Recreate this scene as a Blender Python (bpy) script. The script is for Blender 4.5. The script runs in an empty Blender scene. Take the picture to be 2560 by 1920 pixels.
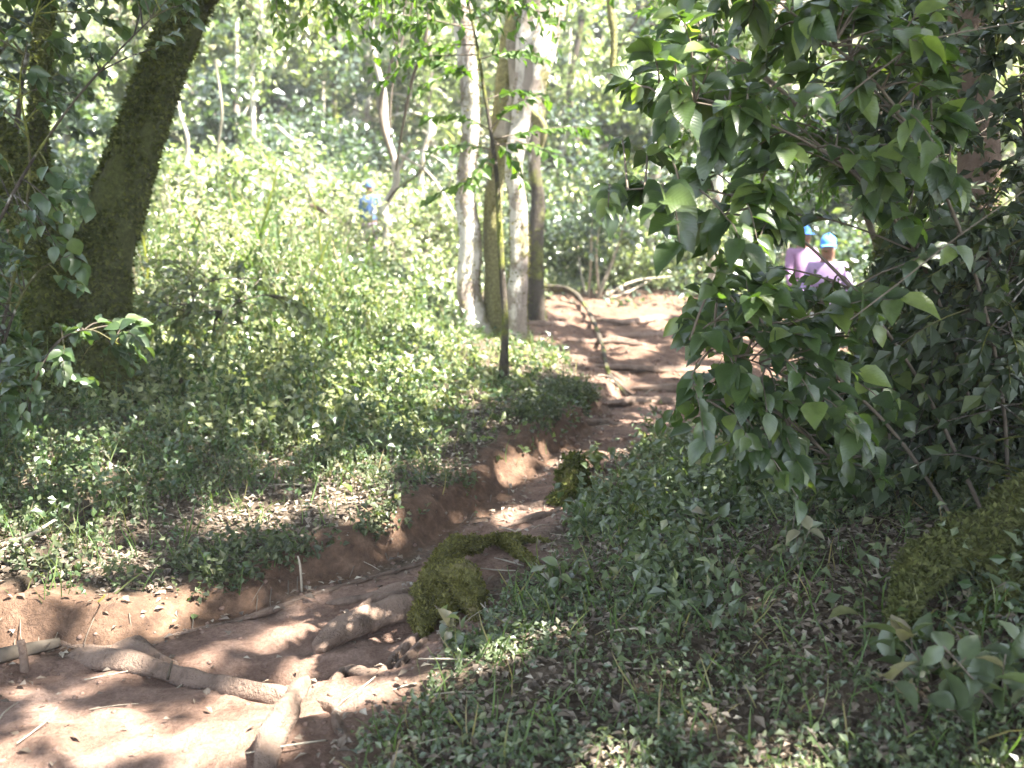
import bpy, math, random
import numpy as np
from mathutils import Vector
rng = np.random.default_rng(7)
random.seed(7)
R = math.radians
scene = bpy.context.scene
COL = scene.collection

# ---------------------------------------------------------------- camera, sky, sun, exposure
CAMZ, PITCH, F = 1.6, R(8), 35/36*1024
cd = bpy.data.cameras.new('camera'); cam = bpy.data.objects.new('camera', cd); COL.objects.link(cam)
cam.location = (0, 0, CAMZ); cam.rotation_euler = (R(90)-PITCH, 0, 0)
cd.lens = 35; cd.sensor_width = 36; cd.clip_end = 500; cd.clip_start = .05
cd.dof.use_dof = True; cd.dof.focus_distance = 4.3; cd.dof.aperture_fstop = 2.0
scene.camera = cam
AZ, EL = R(112), R(58)
SUN = np.array([math.cos(EL)*math.sin(AZ), math.cos(EL)*math.cos(AZ), math.sin(EL)])
w = bpy.data.worlds.new('World'); scene.world = w; w.use_nodes = True
nt = w.node_tree; sky = nt.nodes.new('ShaderNodeTexSky'); sky.sky_type = 'NISHITA'; sky.sun_disc = False
sky.sun_elevation = EL; sky.sun_rotation = AZ
hs = nt.nodes.new('ShaderNodeHueSaturation'); hs.inputs['Saturation'].default_value = .55; nt.links.new(sky.outputs[0], hs.inputs['Color']); nt.links.new(hs.outputs[0], nt.nodes['Background'].inputs[0]); nt.nodes['Background'].inputs[1].default_value = .12
sl = bpy.data.lights.new('sun', 'SUN'); sl.energy = 5; sl.angle = R(.53); sl.color = (1, .95, .86)
so = bpy.data.objects.new('sun', sl); COL.objects.link(so)
so.rotation_euler = Vector(SUN).to_track_quat('Z', 'Y').to_euler(); so.location = Vector(SUN)*30
scene.view_settings.view_transform = 'Standard'; scene.view_settings.look = 'None'
scene.view_settings.exposure = 3.4; scene.view_settings.gamma = 1
scene.render.engine = 'CYCLES'
scene.cycles.max_bounces = 7; scene.cycles.diffuse_bounces = 4; scene.cycles.transmission_bounces = 4
scene.cycles.glossy_bounces = 2; scene.cycles.use_denoising = True

# ---------------------------------------------------------------- maths helpers
cp, sp_ = math.cos(PITCH), math.sin(PITCH)
def W(u, v, Y):
    """the point that the photograph shows at pixel (u, v) of 1024x768, Y metres ahead"""
    x = (u-512)/F; yc = -(v-384)/F
    d = np.array([x, cp+yc*sp_, -sp_+yc*cp]); t = Y/d[1]
    return np.array([0, 0, CAMZ]) + d*t
def proj(P):
    P = np.atleast_2d(P); d = P-np.array([0, 0, CAMZ])
    f = d[:, 1]*cp - d[:, 2]*sp_; up = d[:, 1]*sp_ + d[:, 2]*cp
    f = np.where(f < .05, .05, f)
    return 512+d[:, 0]/f*F, 384-up/f*F, f
def hash3(i, j, k):
    n = (i*374761393 + j*668265263 + k*2147483647 + 1013904223) & 0xffffffff
    n = ((n ^ (n >> 13))*1274126177) & 0xffffffff
    n = ((n ^ (n >> 16))*2246822519) & 0xffffffff
    return ((n ^ (n >> 15)) & 0xffff)/65535.
def vnoise(x, y, z=0.):
    x = np.asarray(x, float); y = np.asarray(y, float); z = np.asarray(z, float)+np.zeros_like(x)
    i, j, k = [np.floor(a).astype(np.int64) for a in (x, y, z)]
    fx, fy, fz = x-i, y-j, z-k
    fx, fy, fz = [a*a*(3-2*a) for a in (fx, fy, fz)]
    r = 0
    for a in (0, 1):
        for b in (0, 1):
            for c in (0, 1):
                r = r + hash3(i+a, j+b, k+c)*(fx if a else 1-fx)*(fy if b else 1-fy)*(fz if c else 1-fz)
    return r*2-1
def fbm(x, y, z=0., o=4):
    r, a = 0, 1
    for n in range(o):
        r = r + a*vnoise(np.asarray(x)*2**n+17*n, np.asarray(y)*2**n+5*n, np.asarray(z)*2**n); a *= .5
    return r
def inpoly(u, v, poly):
    u = np.asarray(u); v = np.asarray(v); c = np.zeros(u.shape, bool); n = len(poly)
    for a in range(n):
        x1, y1 = poly[a]; x2, y2 = poly[(a+1) % n]
        cond = ((y1 > v) != (y2 > v)) & (u < (x2-x1)*(v-y1)/(y2-y1+1e-12)+x1)
        c ^= cond
    return c
def nrm(a): return a/np.maximum(np.linalg.norm(a, axis=-1, keepdims=True), 1e-9)
def sstep(a, b, x): t = np.clip((x-a)/(b-a), 0, 1); return t*t*(3-2*t)
def smooth_path(pts, n):
    p = np.array(pts, float); m = len(p)
    P = np.vstack([2*p[0]-p[1], p, 2*p[-1]-p[-2]])
    out = []
    for t in np.linspace(0, m-1-1e-6, n):
        i = int(t); f = t-i; a, b, c, d = P[i], P[i+1], P[i+2], P[i+3]
        out.append(.5*((2*b)+(-a+c)*f+(2*a-5*b+4*c-d)*f*f+(-a+3*b-3*c+d)*f**3))
    return np.array(out)

# ---------------------------------------------------------------- terrain
def Q(u, v, z):
    a = W(u, v, 1.)-np.array([0, 0, CAMZ]); t = (z-CAMZ)/a[2]
    return np.array([0, 0, CAMZ])+a*t
shared = [W(600, 250, 20), W(640, 215, 24), W(0, 130, 26), W(300, 110, 28), W(600, 120, 30), W(900, 170, 28), W(1100, 200, 26),
          W(-100, 140, 24), W(900, 290, 20), W(760, 285, 18), W(650, 297, 15.5), W(560, 298, 14.5), W(500, 340, 11), W(520, 318, 12.5),
          np.array([-14, -4, .8]), np.array([14, -4, .5]), np.array([0, -5, 0]), np.array([0, 42, 13]), np.array([-20, 38, 14]), np.array([20, 38, 12]),
          np.array([-20, 15, 4.5]), np.array([20, 12, 1.5])]
Rp = shared + [Q(0, 768, 0), Q(-200, 768, 0), Q(200, 768, 0), Q(400, 768, .03), Q(700, 768, .1), Q(1000, 768, .18), Q(-200, 665, -.06), Q(0, 660, -.05),
      Q(120, 655, -.07), Q(250, 670, -.02), Q(300, 650, -.1), Q(370, 640, -.06), Q(450, 650, .09), Q(700, 650, .2), Q(1000, 650, .34), Q(210, 620, -.05), Q(330, 600, 0), Q(400, 565, 0),
      Q(480, 545, .05), Q(600, 560, .2), Q(700, 560, .22), Q(950, 560, .42), Q(530, 490, .08), Q(560, 490, .1), Q(700, 480, .16), Q(950, 470, .45),
      Q(620, 430, .2), W(790, 440, 7.6), W(680, 384, 9.5), W(820, 388, 11), W(700, 350, 11.5), W(640, 340, 12), W(750, 310, 15), W(880, 400, 9.5), W(980, 420, 8.5), W(900, 340, 14)]
Lp = shared + [W(0, 590, 4.12), W(-200, 590, 4.1), W(140, 592, 4.3), W(300, 560, 4.62), W(390, 502, 5.2), W(490, 478, 5.85), W(540, 432, 6.65), W(600, 396, 8.1), W(640, 360, 10.6),
      W(100, 384, 6.9), W(0, 384, 6.7), W(0, 480, 5.3), W(100, 480, 5.5), W(200, 520, 5.1), W(300, 480, 5.8), W(420, 430, 6.7), W(300, 384, 7.9), W(504, 384, 8.3), W(200, 340, 8.8),
      W(300, 300, 11), W(400, 330, 9.9), W(0, 290, 9), W(300, 232, 15), W(150, 230, 14), W(450, 250, 17), W(450, 290, 13), W(380, 200, 20), W(200, 190, 20), W(-200, 400, 6.5), W(-150, 230, 13)]
def rbf_fit(P, lam=.02):
    P = np.array(P); n = len(P); d = np.linalg.norm(P[:, None, :2]-P[None, :, :2], axis=2)
    K = np.where(d > 0, d*d*np.log(d+1e-9), 0)/10 + lam*np.eye(n)
    A = np.zeros((n+3, n+3)); A[:n, :n] = K; A[:n, n] = 1; A[:n, n+1:] = P[:, :2]; A[n, :n] = 1; A[n+1:, :n] = P[:, :2].T
    c = np.linalg.solve(A, np.concatenate([P[:, 2], [0, 0, 0]]))
    return P, c
def rbf_eval(fit, x, y):
    P, c = fit; n = len(P); sh = x.shape; x = x.ravel(); y = y.ravel(); out = c[n]+c[n+1]*x+c[n+2]*y
    for i in range(n):
        d2 = (x-P[i, 0])**2+(y-P[i, 1])**2
        out = out + c[i]*.5*d2*np.log(d2+1e-9)/10
    return out.reshape(sh)
RF, LF = rbf_fit(Rp), rbf_fit(Lp)
bankline = [np.array([-30, 4.0, 0]), np.array([-6, 3.95, 0]), Q(-60, 655, -.06), Q(0, 650, -.06), Q(120, 650, -.06), Q(210, 622, -.03), Q(300, 592, 0), Q(400, 562, .0), Q(480, 520, .04), Q(530, 482, .08),
            W(600, 420, 7.9), W(635, 375, 10.3), W(590, 330, 12.6), W(530, 305, 14), W(520, 280, 17), np.array([0, 30, 0]), np.array([0, 90, 0])]
BL = smooth_path([p[:2] for p in bankline], 120)
def side_dist(x, y):
    best = np.full(x.shape, 1e9); sg = np.ones(x.shape)
    for a, b in zip(BL[:-1], BL[1:]):
        e = b-a; L2 = e@e; t = np.clip(((x-a[0])*e[0]+(y-a[1])*e[1])/L2, 0, 1)
        dx = x-(a[0]+t*e[0]); dy = y-(a[1]+t*e[1]); d = np.hypot(dx, dy)
        s = np.sign(e[0]*(y-a[1])-e[1]*(x-a[0])); m = d < best-1e-9
        best = np.where(m, d, best); sg = np.where(m, s, sg)
    return best*sg
def axis(segs):
    out = []
    for a, b, s in segs: out.append(np.arange(a, b-1e-6, s))
    return np.concatenate(out+[[segs[-1][1]]])
gx = axis([(-40, -20, 2.5), (-20, -8, .35), (-8, -4, .1), (-4, 4, .035), (4, 8, .1), (8, 20, .35), (20, 40, 2.5)])
gy = axis([(-14, -2, 1.), (-2, 2, .2), (2, 8.5, .035), (8.5, 14, .07), (14, 24, .2), (24, 40, .5), (40, 58, 3)])
GX, GY = np.meshgrid(gx, gy)
cx_, cy_ = np.clip(GX, -18, 18), np.clip(GY, -4, 38)
sd = side_dist(cx_, cy_) + .05*fbm(cx_*2.2, cy_*2.2)
zr, zl = rbf_eval(RF, cx_, cy_), rbf_eval(LF, cx_, cy_)
sdr = sd+.05*fbm(cx_*5, cy_*5+9, o=4)+.02*fbm(cx_*16, cy_*16, o=2)
Z = zr+(zl-zr)*sstep(-.02, .17, sdr)
Z += np.clip(GY-38, 0, 99)*.35 + np.clip(np.abs(GX)-18, 0, 99)*.25
Z += .03*fbm(cx_*.9, cy_*.9)*sstep(3, 9, GY)+.018*fbm(cx_*3, cy_*3)
Z += .016*fbm(GX*8, GY*8, o=4)*(1-sstep(10, 15, GY)); Z += .02*(1-np.abs(fbm(GX*2.2+7, GY*5+3, o=3)))*(1-sstep(9, 12, GY))
_t = 1-np.abs(fbm(GX*.9+3, GY*3.2, o=3)); Z += .09*(_t-.6)*sstep(8, 9.5, GY)*(1-sstep(17, 19, GY))*sstep(-.5, 1, GX)
def pit(u, v, rx, ry, dz):
    global Z
    c = Q(u, v, 0); Z = Z+dz*np.exp(-(((GX-c[0])/rx)**2+((GY-c[1])/ry)**2))
pit(260, 665, .35, .12, -.07); pit(385, 655, .3, .12, -.06); pit(300, 625, .3, .08, .04); pit(330, 668, .1, .08, -.04)
def Hgt(x, y):
    x = np.asarray(x, float); y = np.asarray(y, float)
    i = np.clip(np.searchsorted(gx, x)-1, 0, len(gx)-2); j = np.clip(np.searchsorted(gy, y)-1, 0, len(gy)-2)
    fx = np.clip((x-gx[i])/(gx[i+1]-gx[i]), 0, 1); fy = np.clip((y-gy[j])/(gy[j+1]-gy[j]), 0, 1)
    return Z[j, i]*(1-fx)*(1-fy)+Z[j, i+1]*fx*(1-fy)+Z[j+1, i]*(1-fx)*fy+Z[j+1, i+1]*fx*fy
def G(u, v, dz=0.):
    """where the ray through (u, v) meets the ground"""
    Y = np.arange(1.2, 45, .02); x = (u-512)/F; yc = -(v-384)/F
    d = np.array([x, cp+yc*sp_, -sp_+yc*cp])/(cp+yc*sp_)
    X = d[0]*Y; Zr = CAMZ+d[2]*Y; m = np.nonzero(Zr < Hgt(X, Y))[0]
    k = m[0] if len(m) else len(Y)-1
    return np.array([X[k], Y[k], Hgt(X[k], Y[k])+dz])
pathpx = [(-150, 655), (0, 650), (120, 650), (210, 622), (300, 592), (400, 562), (480, 520), (530, 482), (600, 420), (590, 385), (560, 350), (525, 332), (512, 312), (525, 300), (580, 296), (650, 290), (730, 296),
          (790, 330), (900, 340), (1000, 380), (960, 450), (870, 470), (780, 465), (700, 440), (640, 445), (600, 480), (570, 520), (555, 560), (500, 585), (465, 640), (430, 680), (385, 720), (330, 768), (300, 900), (-300, 900)]
pathpoly = [tuple(G(u, v)[:2]) if v < 800 else tuple(Q(u, v, 0)[:2]) for u, v in pathpx]
def poly_dist(x, y, poly):
    best = np.full(x.shape, 1e9)
    for a in range(len(poly)):
        p = np.array(poly[a]); q = np.array(poly[(a+1) % len(poly)]); e = q-p
        t = np.clip(((x-p[0])*e[0]+(y-p[1])*e[1])/(e@e+1e-9), 0, 1)
        best = np.minimum(best, np.hypot(x-p[0]-t*e[0], y-p[1]-t*e[1]))
    return np.where(inpoly(x, y, poly), best, -best)
pdist = poly_dist(GX, GY, pathpoly)
pn = fbm(GX*2.5, GY*2.5)
soil = sstep(-.12, .14, pdist+.1*pn)
bankn = .05*fbm(cx_*4, cy_*4+3, o=3)+.035*fbm(cx_*11, cy_*11, o=2)
bankw = sstep(-.10, .0, sd)*(1-sstep(.2, .34, sd+.05*pn))*(1-sstep(7.6, 8.6, GY))
def terrain_fields(x, y):
    i = np.clip(np.searchsorted(gx, x)-1, 0, len(gx)-2); j = np.clip(np.searchsorted(gy, y)-1, 0, len(gy)-2)
    return pdist[j, i], sd[j, i], bankw[j, i]

# ---------------------------------------------------------------- mesh helpers
def link(name, V, loops, starts, totals, mat, parent=None, origin=None, attrs=None, uv=None, smooth=True):
    me = bpy.data.meshes.new(name)
    V = np.asarray(V, np.float32)
    o = origin if origin is not None else (np.array(parent.location) if parent else np.zeros(3))
    if parent is not None: o = np.array(parent_world(parent))
    me.vertices.add(len(V)); me.vertices.foreach_set('co', (V-o).astype(np.float32).ravel())
    me.loops.add(len(loops)); me.loops.foreach_set('vertex_index', np.asarray(loops, np.int32))
    me.polygons.add(len(starts)); me.polygons.foreach_set('loop_start', np.asarray(starts, np.int32))
    me.polygons.foreach_set('loop_total', np.asarray(totals, np.int32))
    me.polygons.foreach_set('use_smooth', np.full(len(starts), smooth))
    me.update(calc_edges=True)
    for k, (dom, arr) in (attrs or {}).items():
        a = me.attributes.new(k, 'FLOAT', dom); a.data.foreach_set('value', np.asarray(arr, np.float32).ravel())
    if uv is not None:
        l = me.uv_layers.new(name='UVMap'); l.data.foreach_set('uv', np.asarray(uv, np.float32).ravel())
    me.materials.append(mat)
    ob = bpy.data.objects.new(name, me); COL.objects.link(ob)
    if parent is not None: ob.parent = parent
    else: ob.location = o
    return ob
def parent_world(p):
    l = np.array(p.location)
    while p.parent is not None: p = p.parent; l = l+np.array(p.location)
    return l
def tag(o, label=None, cat=None, group=None, kind=None):
    if label: o['label'] = label
    if cat: o['category'] = cat
    if group: o['group'] = group
    if kind: o['kind'] = kind
    return o
def empty(name, loc, label, cat, group=None):
    o = bpy.data.objects.new(name, None); COL.objects.link(o); o.location = [float(a) for a in loc]
    o.empty_display_size = .1
    return tag(o, label, cat, group)
SURF = {}
class MB:
    """collects tubes and polygons into one mesh"""
    def __init__(s): s.V = []; s.F = []; s.n = 0; s.A = []
    def add(s, V, Fc, a=0.):
        V = np.asarray(V, float); s.V.append(V); s.F += [tuple(int(i)+s.n for i in f) for f in Fc]; s.A += [a]*len(Fc); s.n += len(V)
    def tube(s, pts, rad, sides=10, rough=0., nf=3., flat=1., seed=0., a=0., lobes=0, steps=None):
        n = steps or max(6, int(len(pts)*3))
        P = smooth_path(pts, n); r = np.interp(np.linspace(0, 1, n), np.linspace(0, 1, len(rad)), rad)
        T = nrm(np.gradient(P, axis=0)); ref = np.array([1., 0, 0]) if abs(T[0][0]) < .8 else np.array([0, 1., 0])
        V = []; ang = np.linspace(0, 2*np.pi, sides, endpoint=False)
        for i in range(n):
            b = nrm(np.cross(T[i], ref)); ref = np.cross(b, T[i]); c = ref
            ring = np.cos(ang)[:, None]*b + np.sin(ang)[:, None]*c*flat
            rr = r[i]*np.ones(sides)
            if lobes: rr = rr*(1+.16*np.sin(ang*lobes+seed+i*.05)+.08*np.sin(ang*(lobes+2)+seed*2-i*.08))
            X = P[i]+ring*rr[:, None]
            if rough: rr = rr*(1+rough*fbm(X[:, 0]*nf+seed, X[:, 1]*nf, X[:, 2]*nf, 3)); X = P[i]+ring*rr[:, None]
            V.append(X)
        V = np.concatenate(V); Fc = []
        for i in range(n-1):
            for k in range(sides):
                k2 = (k+1) % sides; Fc.append((i*sides+k, i*sides+k2, (i+1)*sides+k2, (i+1)*sides+k))
        Fc.append(tuple(range(sides-1, -1, -1))); Fc.append(tuple((n-1)*sides+k for k in range(sides)))
        s.add(V, Fc, a); SURF[id(P)] = (P, V.reshape(n, sides, 3)); return P, r
    def build(s, name, mat, parent=None, origin=None, smooth=True):
        V = np.concatenate(s.V); tot = np.array([len(f) for f in s.F]); lo = np.concatenate([np.array(f) for f in s.F])
        return link(name, V, lo, np.concatenate([[0], np.cumsum(tot)[:-1]]), tot, mat, parent, origin, {'rnd': ('FACE', s.A)}, smooth=smooth)
def tmpl(kind):
    if kind == 'hi':
        ts = [.18, .42, .7]; ws = [.72, 1, .72]; V = [(0, 0, 0)]
        for t, w_ in zip(ts, ws): V += [(-w_, t, .16*w_-.22*t*t), (0, t, -.22*t*t), (w_, t, .16*w_-.22*t*t)]
        V.append((0, 1, -.27)); Fc = [(0, 2, 1), (0, 3, 2)]
        for k in (0, 1):
            a = 1+3*k; Fc += [(a, a+1, a+4, a+3), (a+1, a+2, a+5, a+4)]
        Fc += [(7, 8, 10), (8, 9, 10)]
    elif kind == 'mid':
        V = [(0, 0, 0), (-1, .45, .12), (0, .42, -.03), (1, .45, .12), (0, 1, -.15)]; Fc = [(0, 2, 1), (0, 3, 2), (1, 2, 4), (2, 3, 4)]
    elif kind == 'blade':
        V = [(-1, 0, 0), (1, 0, 0), (.9, .35, .0), (-.9, .35, .0), (.65, .7, -.12), (-.65, .7, -.12), (0, 1, -.35)]
        Fc = [(0, 1, 2, 3), (3, 2, 4, 5), (5, 4, 6)]
    else:
        V = [(0, 0, 0), (-1, .4, .05), (0, 1, -.1), (1, .5, .05)]; Fc = [(0, 3, 2, 1)]
    return np.array(V, float), Fc
class Leaves:
    def __init__(s, kind='mid'): s.k = kind; s.p = []; s.d = []; s.n = []; s.L = []; s.w = []; s.r = []
    def add(s, p, d, n, L, wid, rnd=None):
        p = np.atleast_2d(p); m = len(p); s.p.append(p); s.d.append(nrm(np.broadcast_to(d, (m, 3)))); s.n.append(np.broadcast_to(n, (m, 3)))
        s.L.append(np.broadcast_to(L, (m,))); s.w.append(np.broadcast_to(wid, (m,)))
        s.r.append(rng.random(m) if rnd is None else np.broadcast_to(rnd, (m,)))
    def build(s, name, mat, parent=None, origin=None):
        p, d, n = [np.concatenate(a) for a in (s.p, s.d, s.n)]; L, wd, r = [np.concatenate(a) for a in (s.L, s.w, s.r)]
        side = nrm(np.cross(d, n)+1e-5); n = np.cross(side, d)
        T, Fc = tmpl(s.k); m = len(p); k = len(T)
        V = p[:, None, :]+L[:, None, None]*(T[None, :, 0, None]*side[:, None, :]*(wd[:, None, None]) + T[None, :, 1, None]*d[:, None, :] + T[None, :, 2, None]*n[:, None, :])
        tl = np.concatenate([np.array(f) for f in Fc]); tt = np.array([len(f) for f in Fc])
        lo = (tl[None, :]+np.arange(m)[:, None]*k).ravel(); tot = np.tile(tt, m); st = np.concatenate([[0], np.cumsum(tot)[:-1]])
        uvt = np.stack([T[:, 0]*.5+.5, T[:, 1]], 1)[tl]
        return link(name, V.reshape(-1, 3), lo, st, tot, mat, parent, origin, {'rnd': ('FACE', np.repeat(r, len(Fc)))}, np.tile(uvt, (m, 1)), smooth=(s.k == 'hi' or s.k == 'blade'))
def rdir(m, up=0.): 
    a = rng.normal(size=(m, 3)); a[:, 2] += up; return nrm(a)

# ---------------------------------------------------------------- materials
def mat_new(name):
    m = bpy.data.materials.new(name); m.use_nodes = True; m.node_tree.nodes.clear(); return m, m.node_tree
def N(nt, t, **k):
    n = nt.nodes.new('ShaderNode'+t)
    for a, b in k.items(): setattr(n, a, b)
    return n
def ramp(nt, fac, cols, pos=None):
    r = N(nt, 'ValToRGB'); e = r.color_ramp.elements; pos = pos or list(np.linspace(0, 1, len(cols)))
    while len(e) < len(cols): e.new(.5)
    for i, c in enumerate(cols): e[i].position = pos[i]; e[i].color = (*c, 1)
    nt.links.new(fac, r.inputs[0]); return r.outputs[0]
def noise(nt, scale, detail=4, rough=.6, vec=None, stretch=None):
    n = N(nt, 'TexNoise'); n.inputs['Scale'].default_value = scale; n.inputs['Detail'].default_value = detail; n.inputs['Roughness'].default_value = rough
    if vec is None:
        g = N(nt, 'NewGeometry'); vec = g.outputs['Position']
    if stretch:
        mp = N(nt, 'Mapping'); mp.inputs['Scale'].default_value = stretch; nt.links.new(vec, mp.inputs[0]); vec = mp.outputs[0]
    nt.links.new(vec, n.inputs['Vector']); return n.outputs['Fac']
def mixc(nt, f, a, b, mode='MIX'):
    m = N(nt, 'Mix', data_type='RGBA', blend_type=mode)
    if isinstance(f, float): m.inputs[0].default_value = f
    else: nt.links.new(f, m.inputs[0])
    for i, c in ((6, a), (7, b)):
        if isinstance(c, tuple): m.inputs[i].default_value = (*c, 1)
        else: nt.links.new(c, m.inputs[i])
    return m.outputs[2]
def out(nt, sh): o = N(nt, 'OutputMaterial'); nt.links.new(sh, o.inputs[0])
def bump(nt, h, strength, dist=.02):
    b = N(nt, 'Bump'); b.inputs['Strength'].default_value = strength; b.inputs['Distance'].default_value = dist; nt.links.new(h, b.inputs['Height']); return b.outputs[0]
def leaf_mat(name, cols, trans=.35, rough=.4, spec=.5, veins=False, tcol=None, pos=None):
    m, nt = mat_new(name); a = N(nt, 'Attribute', attribute_name='rnd'); c = ramp(nt, a.outputs['Fac'], cols, pos)
    nz = noise(nt, 30, 2); c2 = mixc(nt, .35, c, ramp(nt, nz, [(.5, .5, .5), (1.3, 1.3, 1.2)], [.3, .7]), 'MULTIPLY')
    p = N(nt, 'BsdfPrincipled'); p.inputs['Roughness'].default_value = rough; p.inputs['Specular IOR Level'].default_value = spec
    nt.links.new(c2, p.inputs['Base Color'])
    if veins:
        uv = N(nt, 'UVMap'); sx = N(nt, 'SeparateXYZ'); nt.links.new(uv.outputs[0], sx.inputs[0])
        ab = N(nt, 'Math', operation='SUBTRACT'); nt.links.new(sx.outputs[0], ab.inputs[0]); ab.inputs[1].default_value = .5
        ab2 = N(nt, 'Math', operation='ABSOLUTE'); nt.links.new(ab.outputs[0], ab2.inputs[0])
        mu = N(nt, 'Math', operation='MULTIPLY_ADD'); nt.links.new(ab2.outputs[0], mu.inputs[0]); mu.inputs[1].default_value = -.8; nt.links.new(sx.outputs[1], mu.inputs[2])
        sn = N(nt, 'Math', operation='MULTIPLY'); nt.links.new(mu.outputs[0], sn.inputs[0]); sn.inputs[1].default_value = 55
        sn2 = N(nt, 'Math', operation='SINE'); nt.links.new(sn.outputs[0], sn2.inputs[0])
        nt.links.new(bump(nt, sn2.outputs[0], .13, .002), p.inputs['Normal'])
    t = N(nt, 'BsdfTranslucent'); tc = mixc(nt, 1., c2, tcol or (1.5, 1.7, .5), 'MULTIPLY'); nt.links.new(tc, t.inputs[0])
    mx = N(nt, 'MixShader'); mx.inputs[0].default_value = trans; nt.links.new(p.outputs[0], mx.inputs[1]); nt.links.new(t.outputs[0], mx.inputs[2])
    out(nt, mx.outputs[0]); return m
def bark_mat(name, base, dark, moss=(.13, .14, .03), mossamt=.5, lichen=(.5, .48, .42), lich=.3):
    m, nt = mat_new(name)
    n1 = noise(nt, 6, 6, .7, stretch=(1, 1, .35)); n2 = noise(nt, 2.2, 4, .6); n3 = noise(nt, 3.1, 5, .65, stretch=(1, 1, .6)); n4 = noise(nt, 40, 4, .7)
    c = ramp(nt, n1, [dark, base, tuple(min(1, x*1.3) for x in base)], [.3, .5, .75])
    lf = ramp(nt, n3, [(0, 0, 0), (1, 1, 1)], [.62-lich*.3, .68-lich*.3]); c = mixc(nt, lf, c, lichen)
    mf = ramp(nt, n2, [(0, 0, 0), (1, 1, 1)], [.62-mossamt*.3, .74-mossamt*.3])
    mc = ramp(nt, n4, [tuple(x*.55 for x in moss), moss, tuple(x*1.7 for x in moss)], [.3, .5, .7])
    c = mixc(nt, mf, c, mc)
    p = N(nt, 'BsdfPrincipled'); p.inputs['Roughness'].default_value = .9; p.inputs['Specular IOR Level'].default_value = .15
    nt.links.new(c, p.inputs['Base Color'])
    h = N(nt, 'Math', operation='ADD'); nt.links.new(n1, h.inputs[0]); nt.links.new(n4, h.inputs[1])
    nt.links.new(bump(nt, h.outputs[0], .8, .03), p.inputs['Normal']); out(nt, p.outputs[0]); return m
def ground_mat():
    m, nt = mat_new('forest_soil')
    a = N(nt, 'Attribute', attribute_name='soil'); b = N(nt, 'Attribute', attribute_name='bank')
    n1 = noise(nt, 2.5, 6, .65); n2 = noise(nt, 14, 6, .7); n3 = noise(nt, 60, 5, .75)
    dirt = ramp(nt, n1, [(.12, .077, .058), (.215, .145, .112), (.305, .218, .176)], [.3, .5, .7])
    dirt = mixc(nt, .6, dirt, ramp(nt, n2, [(.62, .56, .54), (1.2, 1.15, 1.12)], [.35, .65]), 'MULTIPLY')
    dirt = mixc(nt, .7, dirt, ramp(nt, n3, [(.6, .57, .55), (1.25, 1.25, 1.25)], [.35, .65]), 'MULTIPLY')
    bank = ramp(nt, n2, [(.06, .038, .028), (.12, .074, .05), (.19, .12, .082)], [.3, .52, .72])
    litter = ramp(nt, n2, [(.05, .038, .028), (.1, .077, .057), (.165, .126, .095)], [.3, .5, .7])
    litter = mixc(nt, .7, litter, ramp(nt, n3, [(.5, .5, .5), (1.3, 1.3, 1.25)], [.35, .65]), 'MULTIPLY')
    c = mixc(nt, a.outputs['Fac'], litter, dirt); c = mixc(nt, b.outputs['Fac'], c, bank)
    p = N(nt, 'BsdfPrincipled'); p.inputs['Roughness'].default_value = .95; p.inputs['Specular IOR Level'].default_value = .1
    nt.links.new(c, p.inputs['Base Color'])
    h = N(nt, 'Math', operation='MULTIPLY_ADD'); nt.links.new(n3, h.inputs[0]); h.inputs[1].default_value = .5; nt.links.new(n2, h.inputs[2])
    nt.links.new(bump(nt, h.outputs[0], .9, .035), p.inputs['Normal']); out(nt, p.outputs[0]); return m
def plain(name, base, var=.25, rough=.85, scale=20, bmp=.3):
    m, nt = mat_new(name); n = noise(nt, scale, 5, .65)
    c = ramp(nt, n, [tuple(x*(1-var) for x in base), tuple(min(1, x*(1+var)) for x in base)], [.3, .7])
    p = N(nt, 'BsdfPrincipled'); p.inputs['Roughness'].default_value = rough; p.inputs['Specular IOR Level'].default_value = .25
    nt.links.new(c, p.inputs['Base Color']); nt.links.new(bump(nt, n, bmp, .01), p.inputs['Normal']); out(nt, p.outputs[0]); return m

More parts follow.
